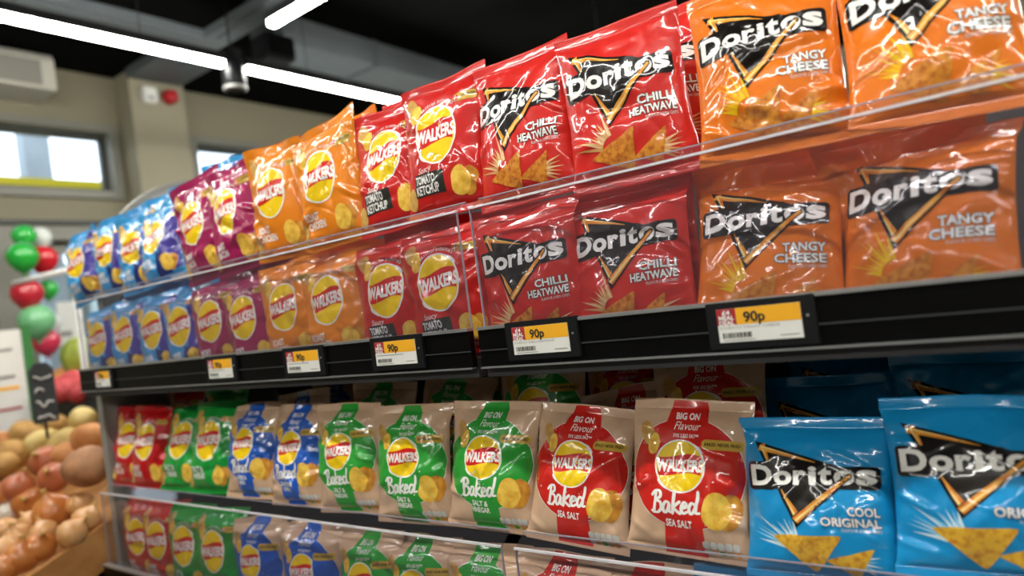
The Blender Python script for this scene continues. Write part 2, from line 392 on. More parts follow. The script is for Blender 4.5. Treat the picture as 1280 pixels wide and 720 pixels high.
SHELF = {}
for nm, x0, x1 in BAYS:
    for lv, zs in (('upper', Z_TOP), ('lower', Z_LOW)):
        cx = (x0 + x1) / 2; L = (x1 - x0) / 2
        o = empty('shelf', (cx, 0.0, zs), '%s shelf with black price strip in the %s bay' % (lv, 'far left' if nm == 'left' else 'near right'), 'shelf', 'black edged shelves')
        MB().box(-L, L, 0.010, 0.535, -0.025, 0.0).build('board', M_SHELF, o)
        MB().box(-L, L, 0.0, 0.010, -0.010, 0.040).build('price_strip', M_STRIP, o)
        MB().box(-L, L, -0.003, 0.010, 0.0405, 0.0445).build('top_rail', M_ALU, o)
        MB().box(-L, L, -0.0018, 0.0, 0.0115, 0.0130).build('ridge', mat('dark_ridge', '#55585a', rough=0.35, metal=0.6), o)
        MB().box(-L, L, -0.0040, 0.006, -0.0120, -0.0098).build('bottom_rail', M_ALU, o)
        # clear front guard
        top = EYE + (0.127 if lv == 'upper' else -0.343) - zs
        g = empty('clear_guard', (cx, 0.0, zs), 'clear acrylic front guard of the %s shelf in the %s bay' % (lv, 'far left' if nm == 'left' else 'near right'), 'guard', 'clear acrylic front guards')
        gl = L - 0.004
        MB().box(-gl, gl, 0.0115, 0.0145, 0.001, top).build('panel', M_ACR, g)
        dz, dy = 0.015, 0.022
        MB().prism([(0.0145, top - 0.002), (0.0145 + dy, top + dz - 0.002), (0.0145 + dy, top + dz), (0.0125, top)], 'x', -gl, gl).build('lip', M_ACR, g)
        MB().box(-gl, gl, 0.0095, 0.0135, top - 0.0005, top + 0.0022).build('front_edge', M_EDGE_GLINT, g)
        MB().box(-gl, gl, 0.0145 + dy - 0.001, 0.0145 + dy + 0.001, top + dz - 0.0005, top + dz + 0.001).build('back_edge', mat('acrylic_back_edge', '#9a96a2', rough=0.2, coat=0.5), g)
        for k in (-1, 1):
            MB().box(k * gl - 0.0008, k * gl + 0.0008, 0.0115, 0.0145, 0.002, top - 0.001).build('end_edge', MATS['acrylic_back_edge'], g)
        SHELF[nm, lv] = o
    for b in (0.10, 0.45):
        pass

# price labels
M_CARD = mat('label_card', '#e4e4de', rough=0.5)
M_YEL = mat('label_yellow', '#f2b01e', rough=0.5)
M_DRED = mat('label_red', '#a8242c', rough=0.5)
M_INK = mat('label_ink', '#1c1a18', rough=0.6)
M_INKG = mat('label_grey_ink', '#8b8b86', rough=0.6)
M_PWHITE = mat('label_white_ink', '#f2f2ee', rough=0.6)
def flat(parent, name, items, y, mats):
    """items: (verts2d, tris, material index, depth step) laid on the plane y (facing -y)"""
    mb = MB()
    for v, t, mi, st in items: mb.add([(a, y - st * 0.0002, b) for a, b in v], [tuple(int(i) for i in q) for q in t], mi)
    me = bpy.data.meshes.new(name); me.from_pydata(mb.v, [], mb.f)
    for k in mats: me.materials.append(k)
    me.polygons.foreach_set('material_index', mb.mi); me.update()
    o = bpy.data.objects.new(name, me); col.objects.link(o); o.parent = parent
    return o
def rect(x0, x1, z0, z1): return np.array([(x0, z0), (x1, z0), (x1, z1), (x0, z1)]), np.array([(0, 1, 2), (0, 2, 3)])
def price_label(px, py, label, w=0.085, prod=None, full=True):
    p = on_y(px, py, -0.006)
    o = empty('price_label', p, label, 'price label', 'shelf edge price labels')
    h = 0.0355
    MB().box(-w / 2 - 0.012, w / 2 + 0.014, 0.001, 0.008, -h / 2 - 0.008, h / 2 + 0.007, bevel=0.001).build('holder', M_BLACK, o)
    MB().box(-w / 2, w / 2, -0.0002, 0.001, -h / 2, h / 2).build('card', M_CARD, o)
    it = []
    xr = -w / 2 + 0.24 * w
    flat(o, 'price_band', [(*rect(xr, w / 2, 0.0005, h / 2), 0, 0)], -0.0004, [M_YEL])
    flat(o, 'offer_block', [(*rect(-w / 2, xr, 0.0005, h / 2), 0, 0)], -0.0004, [M_DRED])
    flat(o, 'price_lettering', [(*place_text('90p', xr + 0.22 * w, h * 0.23, h * 0.30, bold=0.03), 0, 0)], -0.0007, [M_INK])
    x = (-w / 2 + xr) / 2
    it = [(*place_text('£4', x, h * 0.39, h * 0.13, width=0.10 * w, bold=0.03), 0, 0), (*place_text('MEAL', x, h * 0.235, h * 0.13, width=0.19 * w, bold=0.03), 0, 0), (*place_text('DEAL', x, h * 0.085, h * 0.13, width=0.19 * w, bold=0.03), 0, 0)]
    flat(o, 'offer_lettering', it, -0.0007, [M_PWHITE])
    it = []
    rr = random.Random(int(px)); xx = -w * 0.45
    while xx < -w * 0.10:
        ww = rr.choice((0.0006, 0.001, 0.0016)); it.append((*rect(xx, xx + ww, -h * 0.38, -h * 0.22), 0, 0)); xx += ww + rr.choice((0.0006, 0.001))
    flat(o, 'barcode', it, -0.0005, [M_INK])
    it = []
    if prod: it.append((*place_text(prod, -w * 0.47, -h * 0.07, h * 0.075, width=w * 0.72, bold=0.0, align='l', res=1), 0, 0))
    else: it.append((*rect(-w * 0.47, w * 0.2, -h * 0.09, -h * 0.06), 0, 0))
    it.append((*rect(w * 0.24, w * 0.46, -h * 0.40, -h * 0.37), 0, 0)); it.append((*rect(-w * 0.45, -w * 0.05, -h * 0.45, -h * 0.43), 0, 0))
    flat(o, 'small_print', it, -0.0005, [M_INKG])
    MB().tube((w / 2 + 0.006, 0.0012, 0.004), (w / 2 + 0.006, 0.0, 0.004), 0.0014, 8).build('rivet', M_ALU, o)
    return o
price_label(948, 404, 'price label under the orange tortilla chip bags', prod='DORITOS TANGY CHEESE')
price_label(675, 424, 'price label just right of the shelf joint under red tortilla chips', prod='DORITOS CHILLI HEATWAVE')
price_label(494, 441, 'price label under the ketchup crisp bags')
price_label(378, 452, 'price label under the orange roast chicken crisp bags')
price_label(275, 461, 'price label under the maroon crisp bags', w=0.08)
price_label(128, 474, 'last price label at the far left end of the strip', w=0.07)

# ------------------------------------------------------------------ crisp bags: film surface
NU, NB, NS_B, NS_T = 56, 60, 4, 5
SB, ST = 0.055, 0.070                        # bottom and top seal, as a share of the height
_t = np.linspace(-1, 1, NU + 1)
US = np.sin(_t * 1.30) / math.sin(1.30)
VS = np.concatenate([np.linspace(0, SB, NS_B + 1)[:-1], np.linspace(SB, 1 - ST, NB + 1), np.linspace(1 - ST, 1, NS_T + 1)[1:]])
NV = len(VS) - 1

def smooth01(x): x = np.clip(x, 0, 1); return x * x * (3 - 2 * x)

def bag_surface(W, H, T, seed, crush=1.0, bend=0.0, curl=0.0):
    rg = np.random.RandomState(seed)
    U, V = np.meshgrid(US, VS, indexing='ij')
    s = np.clip((V - SB) / (1 - SB - ST), 0, 1)
    pk = rg.uniform(0.72, 0.92)
    g = np.sin(np.pi * s ** pk) ** 0.62
    h = np.clip(1 - np.abs(U) ** 2.7, 0, 1) ** 0.72
    th = T * g * h
    x = U * W / 2 * (1 - 0.075 * g)
    z = H * V
    X0 = U * W / 2; Z0 = V * H
    disp = np.zeros_like(U)
    # folds: tent shaped ridges across the film
    for k in range(26):
        cx = rg.uniform(-0.5, 0.5) * W; cz = rg.uniform(0.1, 0.95) * H
        a = rg.uniform(0, math.pi); L = rg.uniform(0.2, 0.7) * W; wd = rg.uniform(0.006, 0.024)
        amp = rg.uniform(0.25, 1.0) * 0.23 * wd * rg.choice([-1, 1]) * crush
        dx = X0 - cx; dz = Z0 - cz
        al = dx * math.cos(a) + dz * math.sin(a); ac_ = -dx * math.sin(a) + dz * math.cos(a)
        ac_ = ac_ + rg.uniform(-0.25, 0.25) * al * al / W * 2
        win = smooth01(1.15 - np.abs(al) / L * 1.15)
        left = np.clip(1 - np.abs(ac_) / wd, 0, 1); right = np.clip(1 - np.abs(ac_) / (wd * rg.uniform(0.3, 1.2)), 0, 1)
        disp += amp * win * np.where(ac_ < 0, left, right)
    for k in range(16):
        cx = rg.uniform(-0.5, 0.5) * W; cz = rg.uniform(0.08, 0.97) * H
        a = rg.uniform(0.2, 1.45) if rg.rand() < 0.6 else rg.uniform(0, math.pi); L = rg.uniform(0.15, 0.6) * W; wd = rg.uniform(0.0035, 0.006)
        dx = X0 - cx; dz = Z0 - cz
        al = dx * math.cos(a) + dz * math.sin(a); ac_ = -dx * math.sin(a) + dz * math.cos(a) + rg.uniform(-0.3, 0.3) * (dx * math.cos(a) + dz * math.sin(a)) ** 2 / W * 2
        disp += rg.uniform(0.5, 1) * 0.0011 * rg.choice([-1, 1, 1]) * crush * smooth01(1.2 - np.abs(al) / L * 1.2) * np.clip(1 - np.abs(ac_) / wd, 0, 1)
    # pleats running out of both seals
    for end in (0, 1):
        for k in range(11):
            u0 = rg.uniform(-0.95, 0.95); wd = rg.uniform(0.05, 0.16); ln = rg.uniform(0.05, 0.28)
            dd = (1 - ST - V) if end else (V - SB)
            sl = rg.uniform(-0.6, 0.6)
            tent = np.clip(1 - np.abs(U - u0 - sl * dd) / (wd * (1 + 2.5 * np.clip(dd, 0, 1))), 0, 1)
            disp += rg.uniform(-1, 1) * 0.0032 * crush * tent * np.exp(-np.clip(dd, 0, 1) / ln) * smooth01(np.clip(dd, 0, 1) / 0.03)
    # buckled dents along the sides
    for k in range(7):
        sd = rg.choice([-1, 1]); v0 = rg.uniform(0.12, 0.9); wd = rg.uniform(0.03, 0.07)
        tent = np.clip(1 - np.abs(V - v0 - (1 - np.abs(U)) * rg.uniform(-0.25, 0.25)) / wd, 0, 1) * smooth01((U * sd - 0.35) / 0.5)
        disp -= rg.uniform(0.3, 1) * 0.0055 * crush * tent
    mask = np.clip(h, 0, 1) ** 0.35 * np.clip(g, 0, 1) ** 0.5
    disp *= mask
    seal = np.where(V > 1 - ST, (V - (1 - ST)) / ST, np.where(V < SB, (SB - V) / SB, 0))
    # midplane: curling seals and drooping corners
    mid = 0.006 * rg.uniform(-1, 1) * U ** 2 * V ** 2 + 0.004 * rg.uniform(-1, 1) * U * (V - 0.4)
    mid += 0.0035 * np.sin(U * rg.uniform(2, 5) + rg.uniform(0, 6)) * smooth01((V - 0.82) / 0.18) * (0.6 + crush)
    mid += curl * smooth01((V - (1 - ST * 1.6)) / (ST * 1.6)) * 0.02
    crimp = np.zeros_like(U)
    jr = np.arange(NV + 1)
    crimp += (np.where((V > 1 - ST + 1e-6) | (V < SB - 1e-6), 0.0005, 0) * np.where(jr[None, :] % 2 == 0, 1, -1))
    # sag: corner of the top seal sinks a little
    z = z - 0.010 * np.abs(rg.uniform(-0.3, 1.0)) * smooth01((V - 0.8) / 0.2) * smooth01((U * rg.choice([-1, 1]) + 0.2) / 1.2) * crush
    ft = 0.0005
    yf = mid - np.maximum(th - disp, ft) + crimp
    yb = mid + np.maximum(0.85 * th + disp * 0.5, ft) + crimp
    def fold(y, z):
        if bend:
            z0 = H * (1 - ST * 3.0); q = np.clip(z - z0, 0, None); k = smooth01(q / (H * 0.12))
            return y + q * math.sin(bend) * k, np.where(q > 0, z0 + q * (1 - (1 - math.cos(bend)) * k), z)
        return y, z
    yf, zf = fold(yf, z); yb, zb = fold(yb, z)
    F = np.stack([x, yf, zf], -1); Bk = np.stack([x, yb, zb], -1)
    Bk[0] = F[0] + [0, .0008, 0]; Bk[-1] = F[-1] + [0, .0008, 0]
    nrm = np.cross(np.gradient(F, axis=0), np.gradient(F, axis=1))
    nrm /= np.linalg.norm(nrm, axis=-1, keepdims=True) + 1e-12
    nrm[nrm[..., 1] > 0] *= 1.0
    return F, Bk, nrm

def mesh_from(name, v, t, mats, mi=None, smooth=True, normals=None):
    me = bpy.data.meshes.new(name)
    nv, nt = len(v), len(t)
    me.vertices.add(nv); me.vertices.foreach_set('co', np.ascontiguousarray(v, dtype=np.float32).ravel())
    me.loops.add(nt * 3); me.loops.foreach_set('vertex_index', np.ascontiguousarray(t, dtype=np.int32).ravel())
    me.polygons.add(nt); me.polygons.foreach_set('loop_start', np.arange(0, nt * 3, 3, dtype=np.int32))
    if mi is not None: me.polygons.foreach_set('material_index', np.asarray(mi, dtype=np.int32))
    me.polygons.foreach_set('use_smooth', np.full(nt, smooth))
    for k in mats: me.materials.append(k)
    me.update(); me.validate()
    if normals is not None: me.normals_split_custom_set_from_vertices([tuple(n) for n in normals])
    return me

def grid_tris(j0, j1, flip=False):
    t = []
    n = j1 - j0 + 1
    for i in range(NU):
        for j in range(j1 - j0):
            a, b, c, d = i * n + j, (i + 1) * n + j, (i + 1) * n + j + 1, i * n + j + 1
            t += [(a, b, d), (c, d, b)] if not flip else [(a, d, b), (c, b, d)]
    return np.array(t)
def sub(j0, j1):
    k = max(1, round((j1 - j0) / 15)); q = list(range(j0, j1, k)); return q + [j1]
def closed_piece(F, Bk, j0, j1, cap0, cap1):
    """fine front sheet, coarser back sheet meeting it along the sides"""
    f = F[:, j0:j1 + 1].reshape(-1, 3); o = len(f)
    ii = list(range(0, NU + 1, 4)); jj = sub(j0, j1); n = len(jj)
    b = Bk[np.ix_(ii, jj)].reshape(-1, 3); t = []
    for i in range(len(ii) - 1):
        for j in range(n - 1):
            a, b2, c, d = i * n + j, (i + 1) * n + j, (i + 1) * n + j + 1, i * n + j + 1
            t += [(a, d, b2), (c, b2, d)]
    return np.concatenate([f, b]), np.concatenate([grid_tris(j0, j1), np.array(t) + o])

# ------------------------------------------------------------------ print on the film: flat art in metres on the unfolded front
class Art:
    def __init__(s, W, H): s.W, s.H, s.it = W, H, []
    def add(s, group, material, layer, v, t): s.it.append((group, material, layer, np.asarray(v, float), np.asarray(t, int)))
    def poly(s, group, material, layer, pts):
        tr = tessellate_polygon([[Vector((a, b, 0)) for a, b in pts]])
        if tr: s.add(group, material, layer, pts, tr)
    def ell(s, group, material, layer, cx, cz, rx, rz, rot=0.0, n=26, wob=0.0, seed=0):
        rg = np.random.RandomState(seed); ph = rg.uniform(0, 6, 3)
        a = np.linspace(0, 2 * math.pi, n, endpoint=False)
        r = 1 + wob * (np.sin(2 * a + ph[0]) + 0.6 * np.sin(3 * a + ph[1]) + 0.4 * np.sin(5 * a + ph[2]))
        p = np.stack([rx * r * np.cos(a), rz * r * np.sin(a)], 1)
        c, q = math.cos(rot), math.sin(rot)
        p = p @ np.array([[c, q], [-q, c]]) + [cx, cz]
        s.poly(group, material, layer, p)
    def rrect(s, group, material, layer, x0, x1, z0, z1, r=0.003, rot=0.0):
        pts = []
        for cx, cz, a0 in ((x1 - r, z1 - r, 0), (x0 + r, z1 - r, 90), (x0 + r, z0 + r, 180), (x1 - r, z0 + r, 270)):
            for k in range(4): a = R(a0 + 30 * k); pts.append((cx + r * math.cos(a), cz + r * math.sin(a)))
        p = np.array(pts); m_ = p.mean(0); c, q = math.cos(rot), math.sin(rot)
        s.poly(group, material, layer, (p - m_) @ np.array([[c, q], [-q, c]]) + m_)
    def text(s, group, material, layer, string, x, z, h, **k):
        v, t = place_text(string, x, z, h, **k); s.add(group, material, layer, v, t)
    def stroke(s, group, material, layer, pts, wd):
        pts = np.array(pts, float); q = []
        for i in range(len(pts) - 1):
            p0 = pts[max(i - 1, 0)]; p1 = pts[i]; p2 = pts[i + 1]; p3 = pts[min(i + 2, len(pts) - 1)]
            for tt in np.linspace(0, 1, 5)[:-1]:
                q.append(0.5 * (2 * p1 + (p2 - p0) * tt + (2 * p0 - 5 * p1 + 4 * p2 - p3) * tt ** 2 + (3 * p1 - p0 - 3 * p2 + p3) * tt ** 3))
        q.append(pts[-1]); q = np.array(q)
        d = np.gradient(q, axis=0); d /= np.linalg.norm(d, axis=1, keepdims=True) + 1e-12
        nn = np.stack([-d[:, 1], d[:, 0]], 1)
        ww = wd / 2 * (0.75 + 0.45 * np.abs(d[:, 1]))[:, None]
        v = np.concatenate([q + nn * ww, q - nn * ww]); n = len(q)
        t = []
        for i in range(n - 1): t += [(i, n + i, i + 1), (i + 1, n + i, n + i + 1)]
        s.add(group, material, layer, v, t)
        for e in (q[0], q[-1]): s.ell(group, material, layer, e[0], e[1], wd * 0.45, wd * 0.45, n=8)
    def compile(s):
        """cut every piece along the film's grid so that it can lie on the folds; returns {group: arrays}"""
        bm = bmesh.new(); lay = bm.faces.layers.int.new('pid')
        for pid, (g, mt, ly, v, t) in enumerate(s.it):
            vs = [bm.verts.new((a, b, pid * 1e-3)) for a, b in v]
            for q in t:
                try: f = bm.faces.new([vs[i] for i in q]); f[lay] = pid
                except ValueError: pass
        for u in US[1:-1]:
            bmesh.ops.bisect_plane(bm, geom=bm.verts[:] + bm.edges[:] + bm.faces[:], dist=1e-7, plane_co=(u * s.W / 2, 0, 0), plane_no=(1, 0, 0))
        for v_ in VS[1:-1]:
            bmesh.ops.bisect_plane(bm, geom=bm.verts[:] + bm.edges[:] + bm.faces[:], dist=1e-7, plane_co=(0, v_ * s.H, 0), plane_no=(0, 1, 0))
        bmesh.ops.triangulate(bm, faces=bm.faces[:])
        out = {}
        for f in bm.faces:
            g, mt, ly, _, _ = s.it[f[lay]]
            d_ = out.setdefault(g, dict(v=[], l=[], t=[], mi=[], mats=[], ix={}))
            if mt not in d_['mats']: d_['mats'].append(mt)
            q = []
            for vt in f.verts:
                k = vt.index if vt.index >= 0 else id(vt)
                k = (round(vt.co.x, 7), round(vt.co.y, 7), f[lay])
                if k not in d_['ix']: d_['ix'][k] = len(d_['v']); d_['v'].append((vt.co.x, vt.co.y)); d_['l'].append(ly)
                q.append(d_['ix'][k])
            if len(set(q)) == 3: 
                a, b, c = (d_['v'][i] for i in q)
                if (b[0] - a[0]) * (c[1] - a[1]) - (b[1] - a[1]) * (c[0] - a[0]) < 0: q.reverse()
                d_['t'].append(q); d_['mi'].append(d_['mats'].index(mt))
        bm.free()
        for d_ in out.values():
            d_['v'] = np.array(d_['v']); d_['l'] = np.array(d_['l'], float); d_['t'] = np.array(d_['t']); del d_['ix']
            u = np.clip(d_['v'][:, 0] / (s.W / 2), -1, 1); w_ = np.clip(d_['v'][:, 1] / s.H, 0, 1)
            i = np.clip(np.searchsorted(US, u, side='right') - 1, 0, NU - 1); j = np.clip(np.searchsorted(VS, w_, side='right') - 1, 0, NV - 1)
            d_['i'], d_['j'] = i, j
            d_['fu'] = (u - US[i]) / (US[i + 1] - US[i]); d_['fv'] = (w_ - VS[j]) / (VS[j + 1] - VS[j])
        return out

def lay_on(A, d_):
    i, j, fu, fv = d_['i'], d_['j'], d_['fu'][:, None], d_['fv'][:, None]
    p00, p10, p01, p11 = A[i, j], A[i + 1, j], A[i, j + 1], A[i + 1, j + 1]
    lo = p00 + fu * (p10 - p00) + fv * (p01 - p00); hi = p11 + (1 - fu) * (p01 - p11) + (1 - fv) * (p10 - p11)
    return np.where(fu + fv <= 1, lo, hi)

# print colours (all on the same glossy film)
PC = {}
def ink(name, hexcol, **k):
    if name not in PC: PC[name] = film('print_' + name, hexcol, **k)
    return PC[name]
I_WHITE = ink('white', '#f4f2ee'); I_BLACK = ink('black', '#120d0c'); I_YEL = ink('yellow', '#f7cf12'); I_RED = ink('ribbon_red', '#cf1f1c')
I_FL1 = ink('flame_orange', '#d97718', second='#f2b04a', nscale=60); I_FL2 = ink('flame_pale', '#f9d98a')
I_CHIP = ink('corn_chip', '#dc9236', second='#b0521e', nscale=160, detail=5, ramp=(0.42, 0.72))
I_CHIPB = ink('corn_chip_yellow', '#e2b23a', second='#b4661c', nscale=140, detail=5, ramp=(0.45, 0.75))
I_CRISP = ink('crisp_yellow', '#f4cc58', second='#e0a634', nscale=90, ramp=(0.4, 0.7))
I_CRISP2 = ink('crisp_shade', '#d89a38', second='#b87428', nscale=90, ramp=(0.4, 0.7))
I_POT = ink('potato_skin', '#b98a4a', second='#d6ab5c', nscale=80)
I_GOLD = ink('gold_pill', '#c9a544'); I_DARK = ink('charcoal_box', '#2e2f2c')
I_PALE = ink('pale_grey', '#cfd0ce')

BAKED = [[(0.05, 0.0), (0.11, 0.5), (0.14, 0.95)],
         [(-0.06, 0.78), (0.1, 0.98), (0.32, 0.98), (0.36, 0.74), (0.14, 0.54), (0.34, 0.5), (0.40, 0.22), (0.22, 0.0), (-0.02, 0.06)],
         [(0.76, 0.46), (0.60, 0.52), (0.48, 0.26), (0.54, 0.03), (0.68, 0.12), (0.78, 0.46), (0.76, 0.12), (0.88, 0.04)],
         [(0.99, 1.02), (0.95, 0.5), (0.92, 0.0)], [(1.20, 0.54), (0.97, 0.28), (1.08, 0.14), (1.24, 0.0)],
         [(1.30, 0.24), (1.46, 0.30), (1.50, 0.46), (1.38, 0.52), (1.28, 0.26), (1.36, 0.03), (1.54, 0.10)],
         [(1.90, 0.42), (1.74, 0.52), (1.62, 0.26), (1.70, 0.02), (1.84, 0.16), (1.98, 0.6), (2.02, 1.05)], [(1.94, 0.4), (1.92, 0.08), (2.08, 0.08)]]

def crisp_logo(a, cx, cz, rx, rz, rot=0.0):
    G = 'brand_logo'
    a.ell(G, I_WHITE, 2, cx, cz, rx * 1.07, rz * 1.06, n=40)
    a.ell(G, I_WHITE, 2, cx + rx * 0.62, cz + rz * 0.72, rx * 0.36, rz * 0.16, rot=-0.5, n=12)
    a.ell(G, I_WHITE, 2, cx - rx * 0.62, cz - rz * 0.74, rx * 0.36, rz * 0.15, rot=-0.5, n=12)
    a.ell(G, I_YEL, 3, cx, cz, rx, rz, n=40)
    up, dn = [], []
    for t in np.linspace(-1, 1, 25):
        e = math.sqrt(max(0, 1 - t * t))
        u_ = 0.40 + 0.10 * math.sin(t * 2.6 + 0.4); l_ = -0.34 + 0.10 * math.sin(t * 2.6 + 0.4)
        up.append((cx + t * rx * 1.0, cz + rz * min(u_, e))); dn.append((cx + t * rx, cz + rz * max(l_, -e)))
    a.poly(G, I_RED, 4, up[1:-1] + dn[1:-1][::-1])
    a.text('brand_lettering', I_WHITE, 6, 'WALKERS', cx, cz + rz * 0.02, rz * 0.45, width=rx * 2.02, bold=0.045, rot=0.06, shear=0.06)

def art_tortilla(W, H, film_name, flavour, burst, kind):
    a = Art(W, H)
    G = 'flame_logo'
    X = lambda u: u * W
    Z = lambda v: v * H
    # burst of rays behind the chips
    rg = random.Random(len(flavour[0]) * 7)
    for k in range(11):
        an = R(100 + k * 7.0 + rg.uniform(-2, 2)); L = rg.uniform(0.030, 0.058); c = (X(-0.12), Z(0.20)); wv = R(rg.uniform(1.3, 2.6))
        a.poly('burst_picture', burst[k % 2], 1 + (k % 3), [(c[0] + 0.016 * math.cos(an - 4 * wv), c[1] + 0.016 * math.sin(an - 4 * wv)), (c[0] + L * 1.1 * math.cos(an), c[1] + L * 1.1 * math.sin(an)), (c[0] + 0.016 * math.cos(an + 4 * wv), c[1] + 0.016 * math.sin(an + 4 * wv))])
    for k in range(6):
        an = R(-28 + k * 9); L = rg.uniform(0.03, 0.045); c = (X(0.16), Z(0.16)); wv = R(2.6)
        a.poly('burst_picture|right', burst[k % 2], 1 + (k % 3), [(c[0] + 0.012 * math.cos(an - 4 * wv), c[1] + 0.012 * math.sin(an - 4 * wv)), (c[0] + L * math.cos(an), c[1] + L * math.sin(an)), (c[0] + 0.012 * math.cos(an + 4 * wv), c[1] + 0.012 * math.sin(an + 4 * wv))])
    # black triangle with glowing edges
    tl, rt, bt = np.array([X(-0.40), Z(0.845)]), np.array([X(0.30), Z(0.655)]), np.array([X(-0.13), Z(0.325)])
    a.poly(G, I_BLACK, 4, [tl, rt, bt])
    cen = (tl + rt + bt) / 3
    def band(p, q, w0, w1, mt, ly, k0=0.0, k1=1.0, inset=0.12):
        p2 = p + (cen - p) * inset; q2 = q + (cen - q) * inset
        e = q2 - p2; n = np.array([-e[1], e[0]]); n /= np.linalg.norm(n)
        if n @ (cen - p2) < 0: n = -n
        a_, b_ = p2 + e * k0, p2 + e * k1
        a.poly(G, mt, ly, [a_, b_, b_ + n * w1, a_ + n * w0])
    band(tl, rt, 0.0070, 0.0008, I_FL1, 5, 0.0, 0.62); band(tl, rt, 0.0022, 0.0004, I_FL2, 6, 0.02, 0.5)
    band(tl, bt, 0.0068, 0.0012, I_FL1, 5, 0.0, 0.30); band(tl, bt, 0.0022, 0.0006, I_FL2, 6, 0.02, 0.22)
    band(bt, tl, 0.0085, 0.0008, I_FL1, 5, 0.0, 0.42); band(bt, tl, 0.0035, 0.0004, I_FL2, 6, 0.03, 0.3)
    # word mark on a black keyline
    word = 'Doritos'; x = X(-0.435); zb = Z(0.565); sl = 0.035
    caps = [1.18, 1, 1, 1, 1, 1, 1]; wd = [0.0255, 0.0218, 0.0150, 0.0085, 0.0148, 0.0218, 0.0205]
    for ch, cp, w_ in zip(word, caps, wd):
        hh = 0.0222 * cp * W / 0.165; w_ = w_ * W / 0.165
        lift = (x - X(-0.435)) * sl
        tall = ch in 'Dt' or ch == 'i'
        zt = hh * (1.0 if tall else 0.80)
        a.rrect('word_mark', I_BLACK, 7, x - 0.0038, x + w_ + 0.0038, zb + lift - 0.0050, zb + lift + zt + 0.0040, r=0.0045)
        v, t = text2d(ch, 0.038, 3)
        v = v.copy(); vmax = v[:, 1].max(); vmin = v[:, 1].min()
        p = np.stack([x + v[:, 0] / v[:, 0].max() * w_, zb + lift + (v[:, 1] - vmin) / (vmax - vmin) * zt], 1)
        a.add('word_mark', I_WHITE, 9, p, t)
        x += w_ + 0.0018
    # right arm of the flame crosses the word
    p0 = bt + (cen - bt) * 0.12; p1 = np.array([X(0.245), Z(0.640)])
    e = p1 - p0; n = np.array([-e[1], e[0]]) / np.linalg.norm(e)
    a.poly(G, I_BLACK, 10, [p0 - n * 0.004 - e * 0.02, p1 - n * 0.003, p1 + e * 0.03, p1 + n * 0.0036, p0 + n * 0.0075])
    a.poly(G, I_FL1, 11, [p0 - n * 0.0022, p1 - n * 0.0016, p1 + n * 0.0016, p0 + n * 0.0062])
    a.poly(G, I_FL2, 12, [p0 + n * 0.0002, p0 + e * 0.62 - n * 0.0003, p0 + e * 0.62 + n * 0.0005, p0 + n * 0.0035])
    # flavour
    T = 'flavour_lettering'
    out = I_BLACK if kind != 'db' else ink('deep_blue', '#103a78')
    for line, z in zip(flavour, (0.435, 0.373)):
        w_ = (0.0092 if kind == 'do' else 0.0079) * len(line) * (1 if len(line) < 8 else 0.96); hh = 0.0098
        for dx, dz in ((0.0007, 0), (-0.0007, 0), (0, -0.0008), (0, 0.0007)):
            a.text(T, out, 4, line, X(0.405) + dx, Z(z) + dz, hh, width=w_, bold=0.03, align='r', res=2)
        a.text(T, I_WHITE, 6, line, X(0.405), Z(z), hh, width=w_, bold=0.03, align='r', res=2)
    a.text(T, I_PALE, 6, 'FLAVOUR CORN CHIPS', X(0.405), Z(0.328), 0.0038, width=0.040 * W / 0.165, bold=0.01, align='r', res=1)
    # chips
    C = 'chip_picture'
    def chip(pts, mt, ly, seed):
        r2 = random.Random(seed); q = []
        pts = [np.array(p) * [W, H] for p in pts]
        for i in range(3):
            p, n_ = pts[i], pts[(i + 1) % 3]; pv = pts[i - 1]
            q.append(p + (pv - p) * 0.09); q.append(p + (n_ - p) * 0.02 + (pv - p) * 0.02); q.append(p + (n_ - p) * 0.09)
            for t in (0.3, 0.5, 0.7): q.append(p + (n_ - p) * t + np.array([r2.uniform(-1, 1), r2.uniform(-1, 1)]) * 0.0008)
        a.poly(C, mt, ly, q)
    if kind == 'db':
        chip([(-0.31, 0.275), (0.165, 0.295), (-0.03, 0.07)], I_CHIPB, 6, 1); chip([(0.03, 0.15), (0.35, 0.235), (0.22, 0.06)], I_CHIPB, 4, 2)
    elif kind == 'dr':
        chip([(-0.33, 0.17), (0.06, 0.305), (0.0, 0.075)], I_CHIP, 6, 3); chip([(0.0, 0.13), (0.30, 0.27), (0.22, 0.08)], I_CHIP, 4, 4)
    else:
        chip([(-0.29, 0.17), (0.10, 0.31), (0.02, 0.07)], I_CHIP, 6, 5); chip([(0.02, 0.12), (0.34, 0.27), (0.22, 0.07)], I_CHIP, 4, 6)
    return a

def potatoes(a, x, z, s=1.0):
    a.ell('potato_picture', I_POT, 2, x, z + 0.006 * s, 0.0115 * s, 0.019 * s, rot=0.35, wob=0.04, seed=3)
    a.ell('potato_picture', I_CRISP, 3, x + 0.011 * s, z - 0.008 * s, 0.0095 * s, 0.0155 * s, rot=-0.15, wob=0.03, seed=4)
def crisps(a, x, z, s=1.0):
    a.ell('crisp_picture', I_CRISP2, 4, x + 0.015 * s, z - 0.002 * s, 0.014 * s, 0.019 * s, rot=-0.3, wob=0.08, seed=8)
    a.ell('crisp_picture', I_CRISP, 5, x, z, 0.018 * s, 0.0195 * s, rot=0.3, wob=0.085, seed=9)
def arc_text(a, string, cx, cz, rad, h, span):
    n = len(string)
    for i, ch in enumerate(string):
        if ch == ' ': continue
        an = span / 2 - span * i / (n - 1)
        a.text('small_lettering', I_WHITE, 4, ch, cx + rad * math.sin(-an), cz + rad * math.cos(an), h, bold=0.01, rot=an, res=1)

